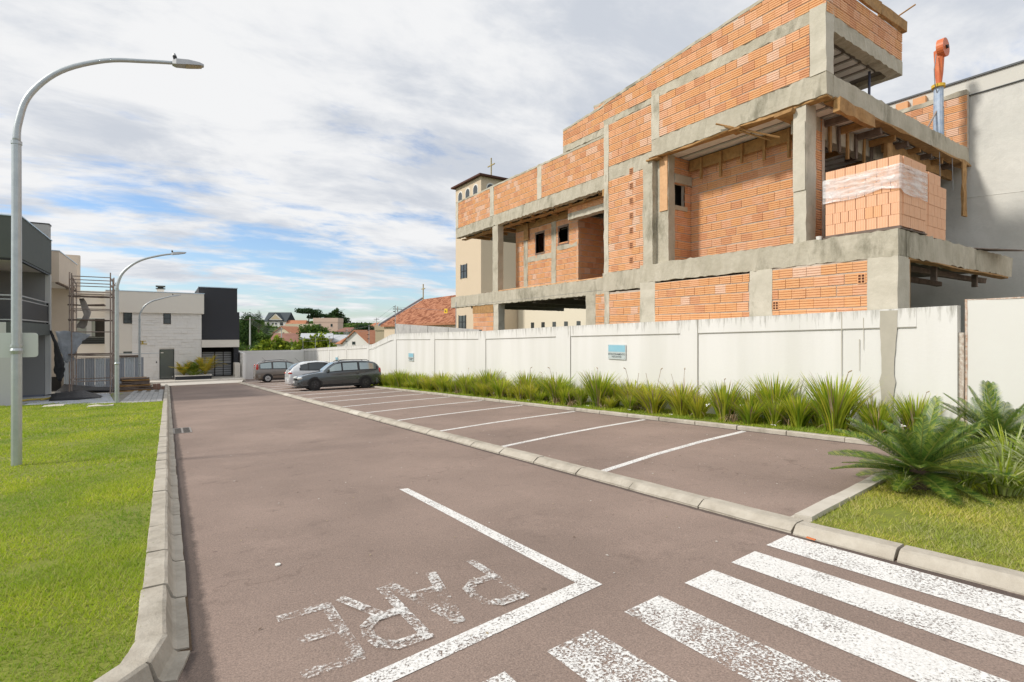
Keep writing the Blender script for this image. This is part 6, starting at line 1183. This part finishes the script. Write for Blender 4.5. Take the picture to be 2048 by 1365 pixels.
# ------------------------------------------------------------------ the far hillside
def leafcloud(blobs, n, size, mats, seed):
    """many leaf-clump quads through the volume of several ellipsoids; denser towards the skin"""
    rs = np.random.RandomState(seed); vol = np.array([b[3] * b[4] * b[5] for b in blobs]) ** .67; pick = rs.choice(len(blobs), n, p=vol / vol.sum()); B = np.array(blobs)[pick]
    d = rs.normal(0, 1, (n, 3)); d /= np.linalg.norm(d, axis=1)[:, None]; r = rs.uniform(.45, 1.0, n) ** .5 * (1 + .22 * rs.normal(0, 1, n) * .6); c = B[:, :3] + d * B[:, 3:6] * r[:, None]
    u = rs.normal(0, 1, (n, 3)); u /= np.linalg.norm(u, axis=1)[:, None]; v = np.cross(u, rs.normal(0, 1, (n, 3))); v /= np.linalg.norm(v, axis=1)[:, None]; s = size * rs.uniform(.5, 1.3, n)[:, None]
    P = np.stack([c - u * s, c - v * s * .6, c + u * s, c + v * s * .6], 1).reshape(-1, 3); return np_mesh('crown', P, 4, mats)
def fol(name, cols): return mat(name, cols[0], .7, random_island=cols, trans=.25, spec=.2)
f_dark = fol('foliage_dark', [(.02, .055, .015), (.04, .09, .02), (.07, .13, .03), (.03, .07, .02)]); f_mid = fol('foliage_mid', [(.05, .11, .02), (.09, .16, .03), (.13, .20, .035), (.06, .12, .02)]); f_yel = fol('foliage_yellow', [(.12, .19, .02), (.22, .30, .025), (.30, .36, .03), (.10, .17, .02)]); f_blue = fol('foliage_pine', [(.025, .06, .025), (.05, .10, .035), (.035, .08, .03)])
Fv = Vector((.5505, .8348)); Rv = Vector((.8348, -.5505))
def ground_pt(bearing, D):
    """a spot on the ground at a given bearing (tangent off the view axis) and depth along it"""
    p = Fv * D + Rv * (bearing * D); return p.x, p.y, terrain_z(p.x, p.y)
def tree(label, bearing, D, top, w, m, kind='round', seed=0, n=2600, base=None, grp=None):
    x, y, z = ground_pt(bearing, D); z -= .3
    if base is not None: z = base
    h = top - z; rs = random.Random(seed); t = thing('tree', label, 'tree', (x, y, z), group=grp); bl = []
    if kind == 'round':
        for i in range(9): a = rs.uniform(0, 6.28); q = rs.uniform(0, .6) * w / 2; zz = h * rs.uniform(.45, .8); bl.append((math.cos(a) * q, math.sin(a) * q, zz, w * rs.uniform(.2, .32), w * rs.uniform(.2, .32), h * rs.uniform(.12, .2)))
        bl.append((0, 0, h * .6, w * .38, w * .38, h * .3)); tr_ = .55
    elif kind == 'cone':
        for i in range(12): u = i / 11; a = rs.uniform(0, 6.28); q = w * .28 * (1 - u); bl.append((math.cos(a) * q, math.sin(a) * q, h * (.35 + .58 * u), w * .36 * (1.1 - u), w * .36 * (1.1 - u), h * .09))
        tr_ = .9
    elif kind == 'araucaria':
        for i in range(7): a = i * .9; q = w * .36; bl.append((math.cos(a) * q, math.sin(a) * q, h * rs.uniform(.76, .9), w * .22, w * .22, h * .12))
        bl.append((0, 0, h * .88, w * .25, w * .25, h * .12)); bl.append((w * .1, 0, h * .6, w * .2, w * .2, h * .1)); tr_ = .9
    elif kind == 'hedge':
        for i in range(12): q = (i / 11 - .5) * w; bl.append((q * Rv.x, q * Rv.y, h * rs.uniform(.45, .72), w * .11, w * .11, h * rs.uniform(.26, .36)))
        tr_ = .4
    r = max(.12, h * .022); tb = MB().tube([(0, 0, -.5), (h * .01, 0, h * tr_ * .5), (0, 0, h * tr_)], [r * 1.3, r, r * .5], 7)
    for i in range(5): a = i * 1.3 + seed; b0 = h * tr_ * (.5 + .1 * i); tb.tube([(0, 0, b0), (math.cos(a) * w * .15, math.sin(a) * w * .15, b0 + h * .08), (math.cos(a) * w * .3, math.sin(a) * w * .3, b0 + h * .13)], [r * .5, r * .35, r * .15], 5)
    obj('trunk', tb.mesh('trunk', bark), t); obj('crown', leafcloud(bl, n, max(.12, w * .035), m, seed), t)
b_ = lambda px: (px - 1024) / 1045
TR = [('tall dark tree right beside the charcoal block at the left end of the hillside', 493, 105, 7.0, 5.0, f_dark, 'round', 1, 5200), ('lower green shrubby tree at the foot of the tall dark tree by the charcoal block', 490, 75, .6, 4.5, f_mid, 'round', 2, 2000), ('dark palm like tree just left of the alpine style house', 517, 165, 9.6, 3.6, f_dark, 'round', 3, 2200), ('dark round tree before the left end of the alpine style house', 531, 150, 5.4, 2.8, f_dark, 'round', 4, 1500), ('umbrella shaped araucaria on the skyline left of centre', 617, 235, 13.0, 10, f_blue, 'araucaria', 5, 2200), ('second smaller araucaria touching the first on the skyline', 641, 238, 10.8, 9, f_blue, 'araucaria', 6, 1500), ('tall dark pine on the skyline right of the flat pink building', 673, 240, 13.4, 13, f_dark, 'cone', 7, 3600), ('broad dark green tree in the middle of the hillside', 628, 135, 4.9, 8.5, f_mid, 'round', 8, 4200), ('low green tree in front of the flat pink building', 668, 132, 2.6, 10, f_mid, 'round', 9, 2400), ('grey green tree left of the small orange roofed house', 728, 190, 5.8, 9, f_blue, 'round', 10, 2000), ('thin half bare tree beside the grey green tree', 715, 185, 6.0, 5, f_blue, 'cone', 11, 700), ('small dark tree under the small orange roofed house', 757, 170, 2.4, 4, f_mid, 'round', 12, 900), ('dark low tree left of the long brown roof', 505, 125, -.2, 9, f_dark, 'round', 13, 2400), ('low dark hedge tree before the gabled white house', 655, 92, -.9, 5, f_mid, 'round', 14, 1400), ('tree mass filling the gap behind the pole at the left', 515, 140, 2.0, 10, f_mid, 'round', 15, 2600)]
for (lab, px, D, top, w, m, kd, sd, n) in TR: tree(lab, b_(px), D, top, w, m, kd, sd, n)
tree('broad bright yellow green tree rising just behind the low cross wall', b_(590), 70, 1.15, 9.5, f_yel, 'hedge', 21, 7000); tree('darker yellow green tree at the left of the bright one behind the cross wall', b_(552), 76, .75, 7, f_mid, 'round', 22, 3000)
tree('yellow green tree at the right end of the bright foliage behind the wall corner', b_(640), 74, .75, 5, f_yel, 'round', 23, 3000)
# houses
cols = dict(white=(.78, .76, .72), cream=(.68, .60, .44), beige=(.62, .53, .40), pink=(.70, .52, .42), grey=(.55, .53, .50), tan=(.60, .50, .34))
HM = {k: mat('far_wall_' + k, v, .9) for k, v in cols.items()}; RM = {'orange': mat('far_roof_orange', (.50, .22, .12), .9, noise=(.8, .7, (.40, .16, .09))), 'brown': mat('far_roof_brown', (.24, .12, .09), .9, noise=(.8, .7, (.33, .18, .14))), 'slate': mat('far_roof_slate', (.06, .075, .085), .8), 'tin': mat('far_roof_tin', (.50, .52, .54), .5)}
def house(label, px, D, w, d, z_eave, z_ridge, wall, roof, gable='front', rot=0.0, base=None, wins=()):
    x, y, z = ground_pt(b_(px), D); z = min(z, z_eave - 2.5) if base is None else base; t = thing('hillside_house', label, 'house', (x, y, z), -math.radians(33.4) + rot); h = z_eave - z; r = z_ridge - z; mb = MB()
    obj('wall', MB().box((-w / 2, 0, -1), (w / 2, d, h)).mesh('wall', HM[wall]), t); o = .35
    if gable == 'flat': obj('parapet', MB().box((-w / 2 - .1, -.1, h), (w / 2 + .1, d + .1, r - z * 0)).mesh('parapet', HM[wall]), t)
    elif gable == 'front':
        obj('gable', MB().prism([(-w / 2, h), (w / 2, h), (0, r - .12)], 1, 0.0, .2).mesh('gable', HM[wall]), t)
        for s in (-1, 1): obj('roof', MB().add([(0, -o, r), (s * (w / 2 + o), -o, h - .25), (s * (w / 2 + o), d + o, h - .25), (0, d + o, r), (0, -o, r - .2), (s * (w / 2 + o), -o, h - .45), (s * (w / 2 + o), d + o, h - .45), (0, d + o, r - .2)], [(0, 1, 2, 3), (7, 6, 5, 4), (0, 4, 5, 1), (1, 5, 6, 2), (2, 6, 7, 3)]).mesh('roof', RM[roof]), t)
    elif gable == 'hip': obj('roof', MB().add([(-w / 2 - o, -o, h), (w / 2 + o, -o, h), (w / 2 + o, d + o, h), (-w / 2 - o, d + o, h), (-w * .2, d / 2, r), (w * .2, d / 2, r)], [(0, 3, 2, 1), (0, 1, 5, 4), (1, 2, 5), (2, 3, 4, 5), (3, 0, 4)]).mesh('roof', RM[roof]), t)
    else:
        obj('roof', MB().add([(-w / 2 - o, -o, h), (w / 2 + o, -o, h), (w / 2 + o, d / 2, r), (-w / 2 - o, d / 2, r), (w / 2 + o, d + o, h), (-w / 2 - o, d + o, h), (-w / 2 - o, -o, h - .2), (w / 2 + o, -o, h - .2)], [(0, 1, 2, 3), (3, 2, 4, 5), (0, 6, 7, 1), (1, 4, 2), (0, 3, 5)]).mesh('roof', RM[roof]), t)
    for (u, v, ww, hh) in wins:
        wo = obj('window', MB().box((u - ww / 2, -.06, v - z), (u + ww / 2, -.02, v - z + hh)).mesh('window', glass_dark), t); obj('sill', MB().box((u - ww / 2 - .08, -.1, v - z - .1), (u + ww / 2 + .08, -.02, v - z - .0)).mesh('sill', HM['white']), wo)
    return t
H = house('large white alpine style house with a steep slate roof and a front gable', 551, 230, 9.5, 9, 7.2, 11.2, 'white', 'slate', 'side', 0, None, [(-3, 4.8, .9, 1.2), (-1.2, 5.6, .8, .8), (.2, 5.6, .8, .8), (2.6, 5.3, 1.4, 1.4), (-2, 2.0, 1.2, 1.2), (1, 2.0, 1.2, 1.2), (3.2, 2, 1, 1.2)]); hz = H.location.z
obj('dormer_gable', MB().prism([(-2.9, 7.6 - hz), (3.3, 7.6 - hz), (.2, 10.6 - hz)], 1, -.5, .6).mesh('dormer_gable', HM['white']), H); obj('dormer_trim', MB().prism([(-1.9, 8.0 - hz), (2.3, 8.0 - hz), (.2, 9.9 - hz)], 1, -.58, -.5).mesh('dormer_trim', HM['tan']), H)
for s in (-1, 1): obj('dormer_roof', MB().add([(.2, -.7, 10.9 - hz), (.2 + s * 3.5, -.7, 7.5 - hz), (.2 + s * 3.5, 4, 7.5 - hz), (.2, 4, 10.9 - hz)], [(0, 1, 2, 3)]).mesh('dormer_roof', RM['slate']), H)
house('long low house with an orange roof adjoining the alpine style house', 588, 228, 8, 7, 4.5, 7.6, 'tan', 'orange', 'side', 0, None, [(0, 2.5, 1, 1)])
house('cream flat walled shed right of the alpine style house', 597, 200, 10, 6, 4.2, 5.4, 'cream', 'tin', 'flat')
house('peach and cream flat roofed building on the hillside centre', 651, 215, 10, 7, 6.4, 8.1, 'pink', 'tin', 'flat', 0, None, [(-2.4, 4.5, .8, 1.2), (2.5, 4.5, .8, 1.2)])
house('cream gabled house with an orange roof below the alpine style house', 564, 165, 6.5, 7, 1.9, 4.0, 'cream', 'orange', 'front', -.25, None, [(.6, 1.6, .5, .4)])
house('orange roof behind the long brown roof', 602, 170, 8, 6, 1.4, 3.3, 'tan', 'orange', 'hip')
house('long brown tiled roof house across the hillside', 582, 135, 11, 7, -.6, 1.75, 'white', 'brown', 'side', 0, None, [(-4.6, -2.6, .7, 1.0), (-3.6, -2.6, .7, 1.0)])
house('open shed with a grey tin roof right of the bright tree', 633, 105, 5.5, 5, .7, 1.7, 'tan', 'tin', 'side', .3)
house('white house with a grey metal roof beside the gabled white house', 672, 110, 4.5, 5, .0, 1.4, 'white', 'tin', 'side', .2, None, [(0, -1.4, .6, .6)])
house('white gabled house with an orange roof and one blue window nearest the wall', 711, 100, 6.0, 7, .0, 2.35, 'white', 'orange', 'front', -.35, None, [(-.4, -.5, .7, .6)])
house('small orange roof with a blue tank beside the gabled white house', 688, 104, 2.8, 4, -.4, .7, 'white', 'orange', 'hip', 0)
house('wide low house with a faded roof right of the pink building', 694, 195, 9, 6, 2.4, 4.0, 'grey', 'brown', 'hip', 0, None, [(-2, 1.2, 1, .8)])
house('small cream house with a bright orange hip roof near the church', 752, 205, 5.2, 5, 4.4, 6.0, 'cream', 'orange', 'hip', 0, None, [(-1.2, 2.6, .5, 1.3), (.6, 2.6, .5, 1.3)])
house('dull pale roofs below the small orange roofed house', 742, 150, 8, 6, -1.2, .2, 'grey', 'brown', 'hip')
house('small orange roof beyond the low dark hedge tree', 655, 118, 5, 5, -1.6, -.6, 'tan', 'orange', 'hip')
house('white wall of a low house at the left under the trees', 530, 112, 3, 5, -2.3, -1.2, 'white', 'tin', 'flat')
house('beige outbuilding wall beside the church nave', 776, 92, 4.5, 6, 2.2, 3.1, 'tan', 'tin', 'flat')
cp = mat('pole_concrete', (.55, .55, .53), .9)
for i, (px, D, top) in enumerate(((500, 95, 4.6), (563, 130, 3.2), (753, 150, 6.2), (795, 88, 6.2))):
    x, y, z = ground_pt(b_(px), D); t = thing('utility_pole', ['pale concrete utility pole among the trees at the left', 'thin concrete utility pole before the long brown roof', 'thin utility pole in front of the small orange roofed house', 'blue grey pole with insulators left of the church roof'][i], 'utility pole', (x, y, z)); obj('pole', MB().tube([(0, 0, -.5), (0, 0, top - z)], [.16, .11], 8).mesh('pole', cp), t)
    obj('crossarm', MB().box((-.8, -.05, top - z - .5), (.8, .05, top - z - .38)).mesh('crossarm', wood_grey), t)
x, y, z = ground_pt(b_(500), 95); x2, y2, z2 = ground_pt(b_(563), 130)
for k in range(4): o = obj('overhead_wire', MB().tube([(x, y, 4.3 - k * .25), ((x + x2) / 2, (y + y2) / 2, 2.6 - k * .4), (x2, y2, 2.9 - k * .2)], .03, 4).mesh('wire', cable_m)); tag(o, 'overhead cable sagging between the two left utility poles', 'cable', 'cables between the left poles')
# scattered ground cover between the houses
rs = np.random.RandomState(5); n = 26000; D_ = rs.uniform(62, 330, n); be = rs.uniform(-.56, -.16, n); X_ = Fv.x * D_ + Rv.x * be * D_; Y_ = Fv.y * D_ + Rv.y * be * D_
Z_ = np.array([terrain_z(a, b) for a, b in zip(X_, Y_)]); keep = (np.sin(X_ * .13) * np.sin(Y_ * .11) + rs.normal(0, .35, n)) > -.05; X_, Y_, Z_, D_ = X_[keep], Y_[keep], Z_[keep], D_[keep]; n = len(X_)
c = np.stack([X_, Y_, Z_ + rs.uniform(0, 1.0, n) * (D_ / 130)], 1); u = rs.normal(0, 1, (n, 3)); u /= np.linalg.norm(u, axis=1)[:, None]; v = np.cross(u, rs.normal(0, 1, (n, 3))); v /= np.linalg.norm(v, axis=1)[:, None]; s = (D_ / 300)[:, None] * rs.uniform(.5, 1.4, n)[:, None]
obj('scrub', np_mesh('scrub', np.stack([c - u * s, c - v * s, c + u * s, c + v * s], 1).reshape(-1, 3), 4, f_mid), kind='stuff')
